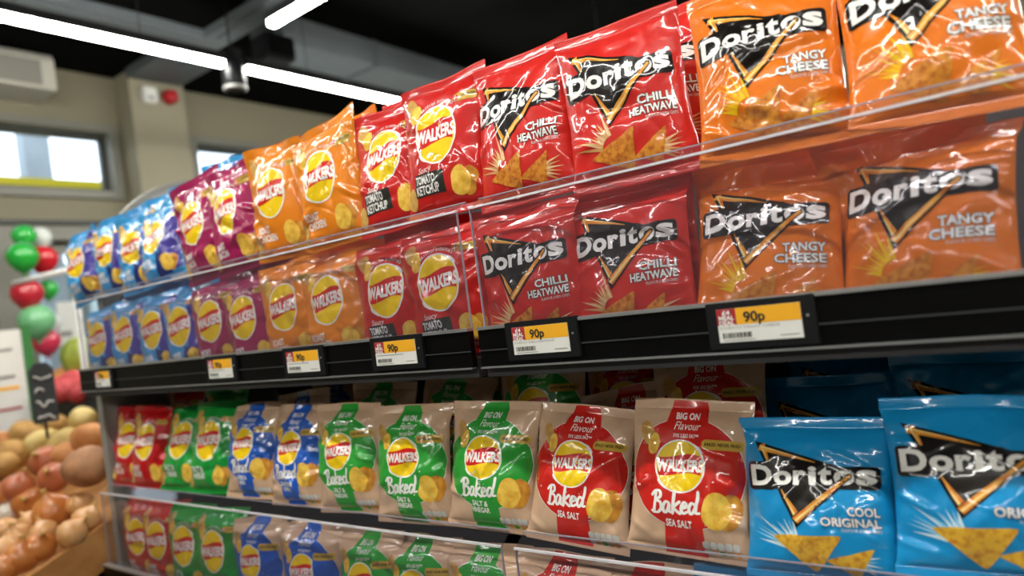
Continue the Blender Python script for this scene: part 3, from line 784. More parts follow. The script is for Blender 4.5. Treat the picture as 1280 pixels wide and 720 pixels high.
def art_crisps(W, H, kind, flavour, panel=None, boxmat=None, boxink=None):
    a = Art(W, H)
    if panel: panel(a)
    crisp_logo(a, -0.002, 0.112, 0.0365, 0.0405)
    potatoes(a, -0.050, 0.156)
    arc_text(a, 'BRITISH POTATOES', 0.0, 0.108, 0.052, 0.0048, 1.15)
    a.rrect('gold_badge', I_GOLD, 3, 0.028, 0.068, 0.150, 0.161, r=0.005, rot=-0.04)
    a.ell('gold_badge', I_RED, 5, 0.0335, 0.1555, 0.0045, 0.0045, n=14); a.poly('gold_badge', I_WHITE, 6, [(0.0295, 0.1549), (0.0375, 0.1549), (0.0375, 0.1561), (0.0295, 0.1561)]); a.poly('gold_badge', I_WHITE, 7, [(0.0329, 0.1515), (0.0341, 0.1515), (0.0341, 0.1595), (0.0329, 0.1595)])
    a.text('gold_badge', I_BLACK, 6, '100% BRITISH', 0.0535, 0.1565, 0.0032, width=0.024, bold=0.02, res=1)
    n = max(len(f) for f in flavour)
    if boxmat: a.poly('flavour_lettering', boxmat, 3, [(-0.052, 0.030), (-0.050, 0.0605), (0.008, 0.0605), (0.008, 0.030)])
    for line, z in zip(flavour, (0.0525, 0.0385)):
        a.text('flavour_lettering', boxink or I_WHITE, 5, line, -0.0485, z, 0.0115, width=0.0066 * len(line), bold=0.03, align='l', res=2)
    crisps(a, 0.036, 0.040, 0.98)
    a.ell('potato_picture|low', I_POT, 2, -0.062, 0.030, 0.011, 0.016, wob=0.05, seed=5)
    return a

def art_baked(W, H, colour, kindink, flavour):
    a = Art(W, H)
    P = 'colour_panel'
    a.ell(P, kindink, 1, 0.001, 0.101, 0.0735, 0.066, n=48)
    a.ell(P, I_WHITE, 0.5, 0.001, 0.101, 0.0742, 0.0667, n=48)
    a.poly(P, kindink, 1.5, [(-0.026, 0.004), (0.026, 0.004), (0.024, 0.06), (-0.024, 0.06)])
    a.poly(P, kindink, 1.5, [(-0.030, 0.150), (0.030, 0.150), (0.020, H - 0.002), (-0.020, H - 0.002)])
    T = 'small_lettering'
    a.text(T, I_WHITE, 4, 'BIG ON', 0.0, 0.1695, 0.0085, width=0.030, bold=0.03, res=2)
    a.text(T, I_WHITE, 4, 'Flavour', 0.0, 0.1575, 0.0105, width=0.033, bold=0.0, shear=0.3, res=2)
    a.text(T, I_WHITE, 4, '50% LESS FAT**', 0.0, 0.1450, 0.0048, width=0.034, bold=0.02, res=1)
    potatoes(a, -0.052, 0.140, 0.85)
    a.rrect('gold_badge', I_GOLD, 3, 0.022, 0.071, 0.1305, 0.1425, r=0.005)
    a.text('gold_badge', I_BLACK, 5, 'BAKED NEVER FRIED', 0.0465, 0.1368, 0.0040, width=0.042, bold=0.02, res=1)
    crisp_logo(a, -0.006, 0.1085, 0.0315, 0.0300)
    for st in BAKED:
        a.stroke('range_lettering', I_WHITE, 6, [(-0.040 + x * 0.0295, 0.0515 + y * 0.0255 + x * 0.0012) for x, y in st], 0.0035)
    if len(flavour) == 1: a.text('flavour_lettering', I_WHITE, 6, flavour[0], -0.006, 0.0415, 0.0085, width=0.034, bold=0.03, res=2)
    else:
        for line, z in zip(flavour, (0.0430, 0.0335)): a.text('flavour_lettering', I_WHITE, 6, line, -0.008, z, 0.0075, width=0.0047 * len(line), bold=0.03, res=2)
    a.ell('crisp_picture', I_CRISP2, 5, 0.056, 0.060, 0.0155, 0.021, rot=-0.2, wob=0.03, seed=8)
    a.ell('crisp_picture', I_CRISP, 6, 0.041, 0.060, 0.0175, 0.0215, rot=0.1, wob=0.05, seed=9)
    for k in range(5):
        a.rrect('nutrition_icons', I_PALE, 3, 0.022 + k * 0.0088, 0.0300 + k * 0.0088, 0.0155, 0.0245, r=0.003)
        a.rrect('nutrition_icons', (I_PALE, I_FL1, ink('icon_green', '#5f9a2c'), I_GOLD, I_FL1)[k], 3, 0.022 + k * 0.0088, 0.0300 + k * 0.0088, 0.0085, 0.0145, r=0.0025)
    return a

KSZ = dict(d=(0.165, 0.205, 0.027), w=(0.150, 0.198, 0.025), b=(0.155, 0.192, 0.026))
FILM = {
    'dr': film('film_chilli_red', '#d42b25', noise=0.12, nscale=9), 'do': film('film_tangy_orange', '#ea7a1c', noise=0.14, nscale=9), 'db': film('film_cool_blue', '#1796d6', noise=0.16, nscale=9),
    'wb': film('film_sky_blue', '#3a9ad8', noise=0.12, nscale=10), 'wm': film('film_maroon', '#a51f5a', noise=0.15, nscale=10), 'wo': film('film_roast_orange', '#ee8a20', noise=0.14, nscale=10),
    'wk': film('film_ketchup_red', '#cc2320', noise=0.15, nscale=10), 'wr': film('film_salted_red', '#c3141c', noise=0.15, nscale=10), 'wg': film('film_vinegar_green', '#179a3c', noise=0.14, nscale=10),
    'bb': film('film_kraft', '#d6b294', rough=0.4, noise=0.12, nscale=14), 'wp': film('film_plain_blue', '#2450a8', noise=0.2, nscale=10)}
FILM['bg'] = FILM['br'] = FILM['bb']
def blue_panel(a):
    pur = ink('violet', '#4a3f9e', noise=0.1, nscale=12); dk = ink('navy', '#24306e')
    a.poly('colour_panel', pur, 1, [(0.018, 0.02), (0.072, 0.02), (0.072, 0.182), (0.040, 0.182), (0.026, 0.11)])
    a.poly('colour_panel', dk, 1.5, [(-0.004, 0.014), (0.040, 0.014), (0.030, 0.06), (0.008, 0.07)])
I_BG, I_BB, I_BR = ink('baked_green', '#2fa13a', noise=0.1, nscale=12), ink('baked_blue', '#1f5cc0', noise=0.1, nscale=12), ink('baked_red', '#d0261e', noise=0.1, nscale=12)
TAN = (ink('ray_tan', '#d8a065'), ink('ray_pale', '#e8c492')); YLW = (ink('ray_yellow', '#f2c418'), ink('ray_amber', '#f0a81c')); ICE = (ink('ray_ice', '#cfe6f2'), ink('ray_sky', '#8fcdec'))
DW, DH, _ = KSZ['d']; WW, WH, _ = KSZ['w']; BW, BH, _ = KSZ['b']
ARTS = {
    'dr': art_tortilla(DW, DH, 'dr', ('CHILLI', 'HEATWAVE'), TAN, 'dr'),
    'do': art_tortilla(DW, DH, 'do', ('TANGY', 'CHEESE'), YLW, 'do'),
    'db': art_tortilla(DW, DH, 'db', ('COOL', 'ORIGINAL'), ICE, 'db'),
    'wb': art_crisps(WW, WH, 'wb', ('CHEESE', '& ONION'), panel=blue_panel),
    'wm': art_crisps(WW, WH, 'wm', ('SMOKY', 'BACON')),
    'wo': art_crisps(WW, WH, 'wo', ('ROAST', 'CHICKEN')),
    'wk': art_crisps(WW, WH, 'wk', ('TOMATO', 'KETCHUP'), boxmat=I_DARK),
    'wr': art_crisps(WW, WH, 'wr', ('READY', 'SALTED')),
    'wg': art_crisps(WW, WH, 'wg', ('SALT &', 'VINEGAR')),
    'bb': art_baked(BW, BH, 'blue', I_BB, ('CHEESE &', 'ONION')),
    'bg': art_baked(BW, BH, 'green', I_BG, ('SALT &', 'VINEGAR')),
    'br': art_baked(BW, BH, 'red', I_BR, ('SEA SALT',)),
}
ARTS['wk'].text('flavour_lettering', I_WHITE, 5, 'Saucy', -0.028, 0.0655, 0.0085, bold=0.0, shear=0.25, res=2)
PRINT = {k: v.compile() for k, v in ARTS.items()}
NAMES = {'d': 'tortilla_chip_bag', 'w': 'crisp_bag', 'b': 'baked_crisp_bag'}

def axes(yaw, lean, roll):
    return Matrix.Rotation(yaw, 4, 'Z') @ Matrix.Rotation(-lean, 4, 'X') @ Matrix.Rotation(roll, 4, 'Y')

def make_bag(kind, loc, yaw, lean, roll, seed, label, group, crush=1.0, bend=0.0, curl=0.0, thick=1.0, printed=True, stretch=1.0, peak=0.0):
    W, H, T = KSZ[kind[0]] if kind != 'wp' else KSZ['w']
    F, Bk, N = bag_surface(W, H, T * thick, seed, crush, bend, curl)
    F[..., 2] *= stretch; Bk[..., 2] *= stretch
    if peak:                                   # one top corner of the seal stands up
        U_, V_ = np.meshgrid(US, VS, indexing='ij')
        up = peak * smooth01((U_ + 0.3) / 1.3) ** 1.5 * smooth01((V_ - 0.62) / 0.38)
        F[..., 2] += up; Bk[..., 2] += up
    o = empty(NAMES[kind[0]], (0, 0, 0), label, 'tortilla chips' if kind[0] == 'd' else 'crisps', group)
    o.matrix_world = Matrix.Translation(Vector(loc)) @ axes(yaw, lean, roll)
    mt = FILM[kind]
    def link(name, me, parent):
        q = bpy.data.objects.new(name, me); col.objects.link(q); q.parent = parent; return q
    jb, jt = NS_B, NS_B + NB
    v, t = closed_piece(F, Bk, jb, jt, False, False)
    pouch = link('pouch', mesh_from('pouch', v, t, [mt]), o)
    v, t = closed_piece(F, Bk, 0, jb, True, False); link('bottom_seal', mesh_from('bottom_seal', v, t, [mt]), o)
    v, t = closed_piece(F, Bk, jt, NV, False, True); link('top_seal', mesh_from('top_seal', v, t, [mt]), o)
    if printed:
        for g, d_ in PRINT[kind].items():
            n = lay_on(N, d_); n /= np.linalg.norm(n, axis=1, keepdims=True) + 1e-12
            p = lay_on(F, d_) + n * (0.00035 + 0.00009 * d_['l'])[:, None]
            gn = g.split('|')[0]; link(gn, mesh_from(gn, p, d_['t'], d_['mats'], d_['mi'], normals=n), pouch)
    return o

# ------------------------------------------------------------------ the bags: (key, kind, x, y, z from eye, yaw, lean, roll)
POSES = [
    ('U_b1', 'wb', -1.866, 0.051, 0.130, 3, 3, -10),
    ('U_b2', 'wb', -1.722, 0.051, 0.134, 1, 2, -3),
    ('U_b3', 'wb', -1.604, 0.052, 0.124, 1, 5, -3),
    ('U_b4', 'wb', -1.501, 0.052, 0.134, 0, 10, -8),
    ('U_m1', 'wm', -1.306, 0.051, 0.132, 2, 0, -7),
    ('U_m2', 'wm', -1.192, 0.051, 0.135, 2, 3, -8),
    ('U_o1', 'wo', -1.051, 0.051, 0.140, 2, 0, -1),
    ('U_o2', 'wo', -0.910, 0.050, 0.141, 6, 3, -4),
    ('U_k1', 'wk', -0.766, 0.051, 0.144, -1, 11, -4),
    ('U_k2', 'wk', -0.654, 0.050, 0.149, 4, 8, -1),
    ('U_r1', 'dr', -0.510, 0.051, 0.141, 1, 9, -2),
    ('U_r2', 'dr', -0.347, 0.050, 0.133, 14, 10, -3),
    ('U_o3', 'do', -0.183, 0.051, 0.132, 9, 15, -0),
    ('U_o4', 'do', -0.027, 0.052, 0.128, 9, 21, 1),
    ('L_b1', 'wb', -1.771, 0.042, -0.080, 4, -7, -6),
    ('L_b2', 'wb', -1.637, 0.042, -0.079, 3, -7, -5),
    ('L_b3', 'wb', -1.506, 0.042, -0.079, 3, -7, -5),
    ('L_b4', 'wb', -1.390, 0.043, -0.080, 2, -5, -7),
    ('L_m1', 'wm', -1.273, 0.043, -0.080, 2, -3, -5),
    ('L_m2', 'wm', -1.154, 0.044, -0.083, 2, -2, -7),
    ('L_o1', 'wo', -1.030, 0.043, -0.076, 1, -2, -5),
    ('L_o2', 'wo', -0.914, 0.043, -0.076, 2, 3, -5),
    ('L_k1', 'wk', -0.772, 0.042, -0.077, 3, -1, -2),
    ('L_k2', 'wk', -0.657, 0.042, -0.077, 2, -0, -4),
    ('L_r1', 'dr', -0.510, 0.043, -0.078, 3, 1, -3),
    ('L_r2', 'dr', -0.368, 0.044, -0.077, 4, 10, -2),
    ('L_o3', 'do', -0.214, 0.044, -0.076, 7, 20, 4),
    ('L_o4', 'do', -0.064, 0.045, -0.075, -12, 19, 0),
    ('B_r1', 'wr', -1.773, 0.055, -0.337, 7, 12, -0),
    ('B_r2', 'wr', -1.674, 0.055, -0.338, 8, 10, 0),
    ('B_g1', 'wg', -1.537, 0.055, -0.335, 4, 18, 0),
    ('B_g2', 'wg', -1.411, 0.055, -0.333, 4, 15, -0),
    ('B_b1', 'bb', -1.264, 0.054, -0.333, 5, 13, 0),
    ('B_b2', 'bb', -1.116, 0.055, -0.338, 2, 12, -1),
    ('B_g3', 'bg', -0.961, 0.054, -0.338, 5, 8, -2),
    ('B_g4', 'bg', -0.808, 0.055, -0.344, 8, 7, 1),
    ('B_g5', 'bg', -0.652, 0.055, -0.341, 8, 11, 4),
    ('B_s1', 'br', -0.508, 0.054, -0.348, 6, 17, 6),
    ('B_s2', 'br', -0.348, 0.052, -0.344, 7, 15, 5),
    ('C_r1', 'wr', -1.710, 0.043, -0.555, 5, -10, -2),
    ('C_r2', 'wr', -1.615, 0.043, -0.555, 6, -6, -2),
    ('C_g1', 'wg', -1.501, 0.044, -0.555, 5, -3, -1),
    ('C_g2', 'wg', -1.383, 0.044, -0.554, 3, -1, -1),
    ('C_b1', 'bb', -1.243, 0.044, -0.554, 5, -1, -1),
    ('C_b2', 'bb', -1.082, 0.044, -0.554, 7, -2, 0),
    ('C_g3', 'bg', -0.923, 0.045, -0.554, 4, 3, -3),
    ('C_g4', 'bg', -0.802, 0.045, -0.553, 3, 5, -4),
    ('C_g5', 'bg', -0.674, 0.045, -0.553, 2, 4, -1),
    ('C_s1', 'br', -0.542, 0.045, -0.553, 3, 6, -0),
    ('C_s2', 'br', -0.406, 0.046, -0.553, 1, 6, -3),
    ('C_d1', 'db', -0.261, 0.046, -0.554, 3, 5, -2),
    ('C_d2', 'db', -0.107, 0.047, -0.550, 7, 8, 0),
]
LAB = {
 'U_b1': 'leftmost sky blue crisp bag standing above the clear guard', 'U_b2': 'second sky blue crisp bag from the left end above the guard',
 'U_b3': 'third sky blue crisp bag from the left end above the guard', 'U_b4': 'sky blue crisp bag above the guard right next to the maroon ones',
 'U_m1': 'left one of two maroon crisp bags above the guard', 'U_m2': 'right one of two maroon crisp bags above the guard, beside orange',
 'U_o1': 'shorter left orange roast chicken bag above the guard, beside maroon', 'U_o2': 'orange roast chicken bag above the guard with pointed top corner',
 'U_k1': 'left red tomato ketchup bag above the guard, partly covered by its neighbour', 'U_k2': 'right red tomato ketchup bag above the guard with charcoal flavour box fully shown',
 'U_r1': 'left red chilli tortilla bag above the guard, beside the ketchup crisps', 'U_r2': 'large red chilli tortilla bag above the guard, beside the orange tortillas',
 'U_o3': 'left orange tangy cheese tortilla bag above the guard, brightly glinting', 'U_o4': 'orange tangy cheese tortilla bag in the upper right corner',
 'L_b1': 'leftmost sky blue crisp bag behind the upper guard', 'L_b2': 'second sky blue crisp bag behind the upper guard from the left',
 'L_b3': 'third sky blue crisp bag behind the upper guard from the left', 'L_b4': 'sky blue crisp bag behind the upper guard touching the maroon ones',
 'L_m1': 'left maroon crisp bag behind the upper guard', 'L_m2': 'right maroon crisp bag behind the upper guard',
 'L_o1': 'left orange roast chicken bag behind the upper guard', 'L_o2': 'right orange roast chicken bag behind the upper guard, beside red ketchup',
 'L_k1': 'left red ketchup crisp bag behind the upper guard', 'L_k2': 'right red ketchup crisp bag at the guard joint',
 'L_r1': 'left red chilli tortilla bag behind the upper guard, right of the joint', 'L_r2': 'right red chilli tortilla bag behind the upper guard',
 'L_o3': 'left orange tangy cheese tortilla bag behind the upper guard', 'L_o4': 'rightmost orange tangy cheese tortilla bag behind the upper guard',
 'B_r1': 'leftmost red crisp bag on the lower shelf beside the grey side panel', 'B_r2': 'second red crisp bag on the lower shelf, beside green',
 'B_g1': 'left glossy green crisp bag on the lower shelf beside red', 'B_g2': 'right glossy green crisp bag on the lower shelf beside blue baked crisps',
 'B_b1': 'left blue and kraft baked crisp bag on the lower shelf', 'B_b2': 'right blue and kraft baked crisp bag on the lower shelf',
 'B_g3': 'leftmost of three green and kraft baked bags on the lower shelf', 'B_g4': 'middle of three green and kraft baked bags on the lower shelf',
 'B_g5': 'rightmost of three green and kraft baked bags on the lower shelf', 'B_s1': 'left red and kraft baked sea salt bag on the lower shelf',
 'B_s2': 'right red and kraft baked sea salt bag beside the blue tortillas', 'B_d1': 'left blue cool original tortilla bag in the front of the lower shelf',
 'B_d2': 'large blue cool original tortilla bag in the lower right corner',
 'C_r1': 'leftmost red crisp bag behind the lower guard', 'C_r2': 'second red crisp bag behind the lower guard', 'C_g1': 'left glossy green crisp bag behind the lower guard',
 'C_g2': 'right glossy green crisp bag behind the lower guard', 'C_b1': 'left blue and kraft baked bag behind the lower guard', 'C_b2': 'right blue and kraft baked bag behind the lower guard',
 'C_g3': 'leftmost green and kraft baked bag behind the lower guard', 'C_g4': 'middle green and kraft baked bag behind the lower guard', 'C_g5': 'green and kraft baked bag behind the lower guard at its joint',
 'C_s1': 'left red and kraft baked bag top behind the lower guard', 'C_s2': 'right red and kraft baked bag top behind the lower guard',
 'C_d1': 'blue tortilla bag top behind the lower guard at the bottom edge', 'C_d2': 'blue tortilla bag behind the lower guard in the bottom right corner'}
GRP = {'U': 'bags standing above the upper guard', 'L': 'bags behind the upper guard', 'B': 'bags standing above the lower guard', 'C': 'bags behind the lower guard'}
OPT = {k: dict(crush=1.5) for k in ('U_b1', 'U_b2', 'U_b3', 'U_b4')}
OPT.update({'U_o1': dict(crush=1.3), 'U_o2': dict(peak=0.022, crush=1.4), 'U_k2': dict(peak=0.016), 'U_m1': dict(peak=0.012, crush=1.4), 'U_m2': dict(peak=0.012, crush=1.3), 'L_o1': dict(crush=1.2, bend=R(20), thick=0.9), 'U_o3': dict(crush=1.25)})
for n, (key, kind, x, y, z, yw, ln, rl) in enumerate(POSES):
    tier = key[0]
    ln = max(ln, {'U': 0, 'L': 1, 'B': 6, 'C': 1}[tier])
    if kind[0] == 'w': yw = max(yw, 8)
    kw = dict(crush=1.0)
    if tier in 'LC': kw.update(crush=0.8, bend=R(30), thick=0.9)
    if tier == 'B': kw.update(crush=1.05, bend=R(8))
    kw.update(OPT.get(key, {}))
    zz = EYE + z
    if tier == 'U': st_ = 0.93 if kind == 'wb' else 1.08; kw.update(stretch=st_); zz -= max(0, st_ - 1) * KSZ[kind[0]][1]; y += 0.008
    make_bag(kind, (x, y, zz), R(yw), R(ln), R(rl), 100 + n, LAB[key], GRP[tier], **kw)

def back_bag(kind, tl, tr, ytop, yaw, lean, roll, seed, label, group, **kw):
    """a bag further back, placed by the two ends of its top edge and the depth it stands at"""
    H = KSZ[kind[0]][1]
    c = (np.array(tl) + np.array(tr)) / 2
    H *= kw.get('stretch', 1.0)
    P = Vector(on_y(c[0], c[1], ytop))
    M = axes(R(yaw), R(lean), R(roll))
    make_bag(kind, P - (M @ Vector((0, 0, H))), R(yaw), R(lean), R(roll), seed, label, group, **kw)
back_bag('db', (926, 523), (1103, 519), 0.108, 3, 18, 0, 141, LAB['B_d1'], GRP['B'], stretch=0.88)
back_bag('db', (1098, 504), (1322, 484), 0.112, 6, 18, 1, 142, LAB['B_d2'], GRP['B'], stretch=0.88)
# second row standing behind the guarded front row of the upper shelf, carrying the bags above
for n, (key, kind, x, y, z, yw, ln, rl) in enumerate(POSES):
    if key[0] != 'L': continue
    make_bag(kind, (x - 0.012, 0.112, Z_TOP + 0.002), R(4), R(3), R(rl * 0.5), 500 + n, LAB[key].replace('behind the upper guard', 'in the second row').replace('at the guard joint', 'in the second row')
             .replace(' bag ', ' bag top glimpsed ', 1), 'second row behind the upper guard', crush=1.2, stretch=1.03 if kind[0] == 'd' else 1.12, printed=False, thick=0.9)
GB = 'bags in the back rows of the upper shelf'
back_bag('wb', (135, 272), (166, 262), 0.14, 4, 4, -5, 301, 'leftmost sky blue crisp bag peeking out behind the front blue row', GB)
back_bag('wb', (160, 260), (194, 249), 0.14, 4, 4, -5, 302, 'middle sky blue crisp bag peeking out behind the front blue row', GB)
back_bag('wb', (190, 248), (226, 233), 0.14, 4, 4, -4, 303, 'highest sky blue crisp bag peeking out beside maroon', GB)
back_bag('wb', (262, 204), (300, 193), 0.16, 4, 6, -4, 304, 'dark blue bag corner peeking over the maroon crisps', GB)
back_bag('wm', (330, 190), (368, 170), 0.13, 5, 4, -3, 305, 'dark red bag peeking out between the two orange crisps', GB)
back_bag('wo', (408, 158), (463, 136), 0.12, 5, 4, -3, 306, 'orange crisp bag peeking out behind the pointed orange one', GB)
back_bag('wk', (492, 128), (548, 104), 0.13, 5, 6, -3, 307, 'dark red crisp bag peeking out behind the ketchup bags', GB)
back_bag('dr', (735, 42), (872, 2), 0.17, 8, 8, -3, 308, 'red chilli tortilla bag half hidden behind the large red one', GB)
GD = 'bags in the back rows of the lower shelf'
back_bag('wr', (212, 486), (256, 477), 0.17, 5, 8, 0, 320, 'dark red crisp bag in shade behind the green crisps', GD)
back_bag('wg', (262, 488), (310, 476), 0.16, 5, 8, 0, 321, 'green crisp bag in shade behind the front green ones', GD)
back_bag('bb', (352, 494), (408, 482), 0.14, 5, 8, -3, 322, 'blue and kraft baked bag in shade behind the front blue one', GD)
back_bag('bb', (384, 476), (460, 466), 0.22, 5, 12, 0, 323, 'deepest blue and kraft baked bag under the shelf', GD)
back_bag('bg', (440, 482), (520, 470), 0.16, 5, 12, 4, 324, 'green and kraft baked bag in shade left of the others', GD)
back_bag('bg', (517, 464), (628, 474), 0.18, 5, 14, 6, 325, 'crumpled green and kraft baked bag lying behind the front row', GD, crush=1.5)
back_bag('bg', (545, 452), (640, 446), 0.27, 5, 14, 0, 326, 'deepest green and kraft baked bag under the shelf', GD, crush=1.4)
back_bag('bg', (629, 446), (722, 440), 0.18, 8, 12, 0, 327, 'upright green and kraft baked bag in shade beside the dark gap', GD)
back_bag('br', (752, 488), (824, 472), 0.19, 8, 12, -4, 328, 'low red and kraft baked bag in shade behind the sea salt pair', GD)
back_bag('br', (745, 440), (830, 432), 0.26, 8, 14, 0, 329, 'deepest red and kraft baked bag under the shelf', GD)
back_bag('br', (822, 444), (942, 438), 0.18, 6, 12, 0, 330, 'red and kraft baked bag in shade directly behind the right sea salt bag', GD)
back_bag('db', (950, 472), (1112, 466), 0.25, 4, 14, 0, 331, 'blue tortilla bag in shade behind the left front blue one', GD, crush=1.4)
back_bag('db', (995, 432), (1120, 424), 0.34, 4, 12, 0, 332, 'deepest blue tortilla bag under the shelf', GD, crush=1.4)
back_bag('db', (1124, 446), (1290, 430), 0.25, 4, 14, 0, 333, 'blue tortilla bag in shade behind the right front blue one', GD, crush=1.5)

# ------------------------------------------------------------------ vegetables at the left end of the shelf
M_WOOD = mat('crate_wood', '#c08a4e', rough=0.65, second='#a87038', nscale=14, bump=0.15, bscale=80)
TILT = math.atan(0.366)
def crate(name, x0, x1, y0, y1, zfront, label, hs=0.10):
    o = empty(name, ((x0 + x1) / 2, y0, zfront), label, 'crate', 'wooden vegetable crates')
    o.rotation_euler = (TILT, 0, 0)
    L = (x1 - x0) / 2; D = (y1 - y0) / math.cos(TILT)
    MB().box(-L, L, 0, D, -hs, -hs + 0.012).build('base', M_WOOD, o)
    for a, b in ((-L, -L + 0.014), (L - 0.014, L)): MB().box(a, b, 0, D, -hs + 0.012, 0.0, bevel=0.002).build('side_board', M_WOOD, o)
    for a, b in ((0, 0.012), (D - 0.012, D)): MB().box(-L + 0.014, L - 0.014, a, b, -hs + 0.012, -0.005).build('end_board', M_WOOD, o)
    return o
zrim = lambda y: EYE - 0.42 - (0.057 - y) * 0.366        # rim height of the onion crate side board
crate('onion_crate', -2.55, -1.888, -0.34, 0.055, zrim(-0.34), 'pale wooden crate of onions at the shelf end')
crate('potato_crate', -3.05, -1.95, 0.065, 0.50, zrim(0.065) - 0.03, 'wooden crate of potatoes behind the onion crate')
crate('upper_crate', -3.60, -1.95, 0.50, 0.85, zrim(0.50) + 0.17, 'shallow wooden tray behind the potatoes carrying a red net bag', hs=0.05)
st = empty('display_stand', (-2.45, 0.2, 0), 'black stepped stand under the vegetable crates', 'stand')
MB().prism([(-0.5, 0.0), (-0.5, 0.755), (0.29, 1.044), (0.29, 0.0)], 'x', -0.60, 0.50).build('body', M_BLACK, st)
MB().prism([(0.29, 0.0), (0.29, zrim(0.50) + 0.17 - 0.058), (0.62, zrim(0.83) + 0.17 - 0.058), (0.62, 0.0)], 'x', -1.15, 0.50).build('riser', M_BLACK, st)
MB().box(-0.60, 0.53, -0.515, -0.50, 0.02, 0.64).build('front_panel', M_SHELF, st)

M_POT = [mat('potato_tan', '#c39a58', rough=0.6, second='#a87a3c', nscale=18, bump=0.25, bscale=60), mat('potato_brown', '#b5825a', rough=0.65, second='#8a5a38', nscale=20, bump=0.25, bscale=60),
         mat('potato_pale', '#d6bf7c', rough=0.55, second='#c2a45c', nscale=16, bump=0.2, bscale=60), mat('potato_orange', '#c98a50', rough=0.6, second='#b06e38', nscale=16, bump=0.2, bscale=60)]
M_ON = [mat('onion_skin', '#cf8846', rough=0.3, second='#a85a24', nscale=9, bump=0.1, bscale=30, coat=0.3), mat('onion_pale', '#dcaa74', rough=0.35, second='#c08648', nscale=9, bump=0.1, bscale=30, coat=0.3),
        mat('onion_red', '#c07048', rough=0.3, second='#a05030', nscale=9, bump=0.1, bscale=30, coat=0.3), mat('garlic_white', '#e8e2d6', rough=0.4, second='#cfc4b2', nscale=14)]
M_DRY = mat('onion_dry_neck', '#c9a860', rough=0.7, second='#9a7434', nscale=40)
def lump(name, r, stretch, seed, material, parent, subdiv=3, wob=0.12):
    bm = bmesh.new(); bmesh.ops.create_icosphere(bm, subdivisions=subdiv, radius=1.0)
    rg = np.random.RandomState(seed); ph = rg.uniform(0, 6, 6)
    for v in bm.verts:
        p = v.co.copy(); q = 1 + wob * (math.sin(2 * p.x + ph[0]) * math.cos(1.7 * p.y + ph[1]) + 0.5 * math.sin(3.1 * p.z + ph[2] + p.x))
        v.co = Vector((p.x * stretch[0], p.y * stretch[1], p.z * stretch[2])) * (r * q)
    me = bpy.data.meshes.new(name); bm.to_mesh(me); bm.free()
    me.polygons.foreach_set('use_smooth', [True] * len(me.polygons)); me.materials.append(material)
    o = bpy.data.objects.new(name, me); col.objects.link(o)
    if parent is not None: o.parent = parent
    return o
def tilted(px, py, h):
    n = np.array([0, -0.366, 1.0]); d = ray(px, py)
    c0 = (-0.42 - 0.777 * 0.366 + h)
    return CAM + d * (c0 / (n @ d))
rg = random.Random(5)
def potato(px, py, r, mi, label, h):
    p = tilted(px, py, h)
    o = lump('potato', r, (1.25, 0.95, 0.85), int(px * 7 + py), M_POT[mi], None)
    o.location = Vector(p); o.rotation_euler = (rg.uniform(-.5, .5), rg.uniform(-.5, .5), rg.uniform(0, 3))
    tag(o, label, 'potato', 'potatoes in the crate')
for px, py, r, mi, lb in [(105, 524, .045, 2, 'pale long potato at the top beside the grey panel'), (113, 549, .060, 3, 'orange brown potato beside the grey panel'), (107, 585, .062, 1, 'dark brown potato lowest beside the grey panel'),
                          (33, 541, .055, 0, 'tan potato under the chalkboard sign'), (54, 551, .048, 2, 'pale yellow potato in the middle of the heap'), (78, 553, .048, 2, 'yellow potato left of the orange brown one'),
                          (72, 532, .045, 0, 'small tan potato at the back of the heap'), (18, 568, .052, 0, 'tan potato low on the left of the heap'), (3, 553, .05, 3, 'orange potato at the left picture edge'),
                          (0, 585, .05, 0, 'tan potato cut by the left picture edge'), (88, 570, .045, 3, 'half hidden potato between the yellow and the dark brown one')]:
    potato(px, py, r, mi, lb, 0.075 if px < 95 else 0.11)
def onion(px, py, r, mi, label, h, neck=True):
    p = Vector(tilted(px, py, h))
    o = empty('onion' if mi != 3 else 'garlic', p - Vector((0, 0, r * 0.9)), label, 'onion' if mi != 3 else 'garlic', 'onions in the crate')
    M = Matrix.Translation((0, 0, r * 0.9)) @ Matrix.Rotation(rg.uniform(-.9, .9), 4, 'X') @ Matrix.Rotation(rg.uniform(-.2, 1.1), 4, 'Y')
    prof = [(0, -.9), (.25, -.88), (.6, -.72), (.9, -.35), (1.0, 0), (.93, .35), (.7, .65), (.42, .84), (.2, .98), (.14, 1.15)]
    MB().lathe([(a * r, b * r) for a, b in prof], 24, M=M).build('bulb', M_ON[mi], o)
    nk = MB().lathe([(.15 * r, 1.1 * r), (.11 * r, 1.2 * r), (.15 * r, 1.3 * r), (.05 * r, 1.34 * r), (0, 1.3 * r)], 9, M=M)
    nk.build('neck', M_DRY if mi != 3 else M_ON[3], o)
    rt = MB().lathe([(0, -.98 * r), (.12 * r, -.95 * r), (.2 * r, -.89 * r)], 9, M=M); rt.build('root', M_DRY, o)
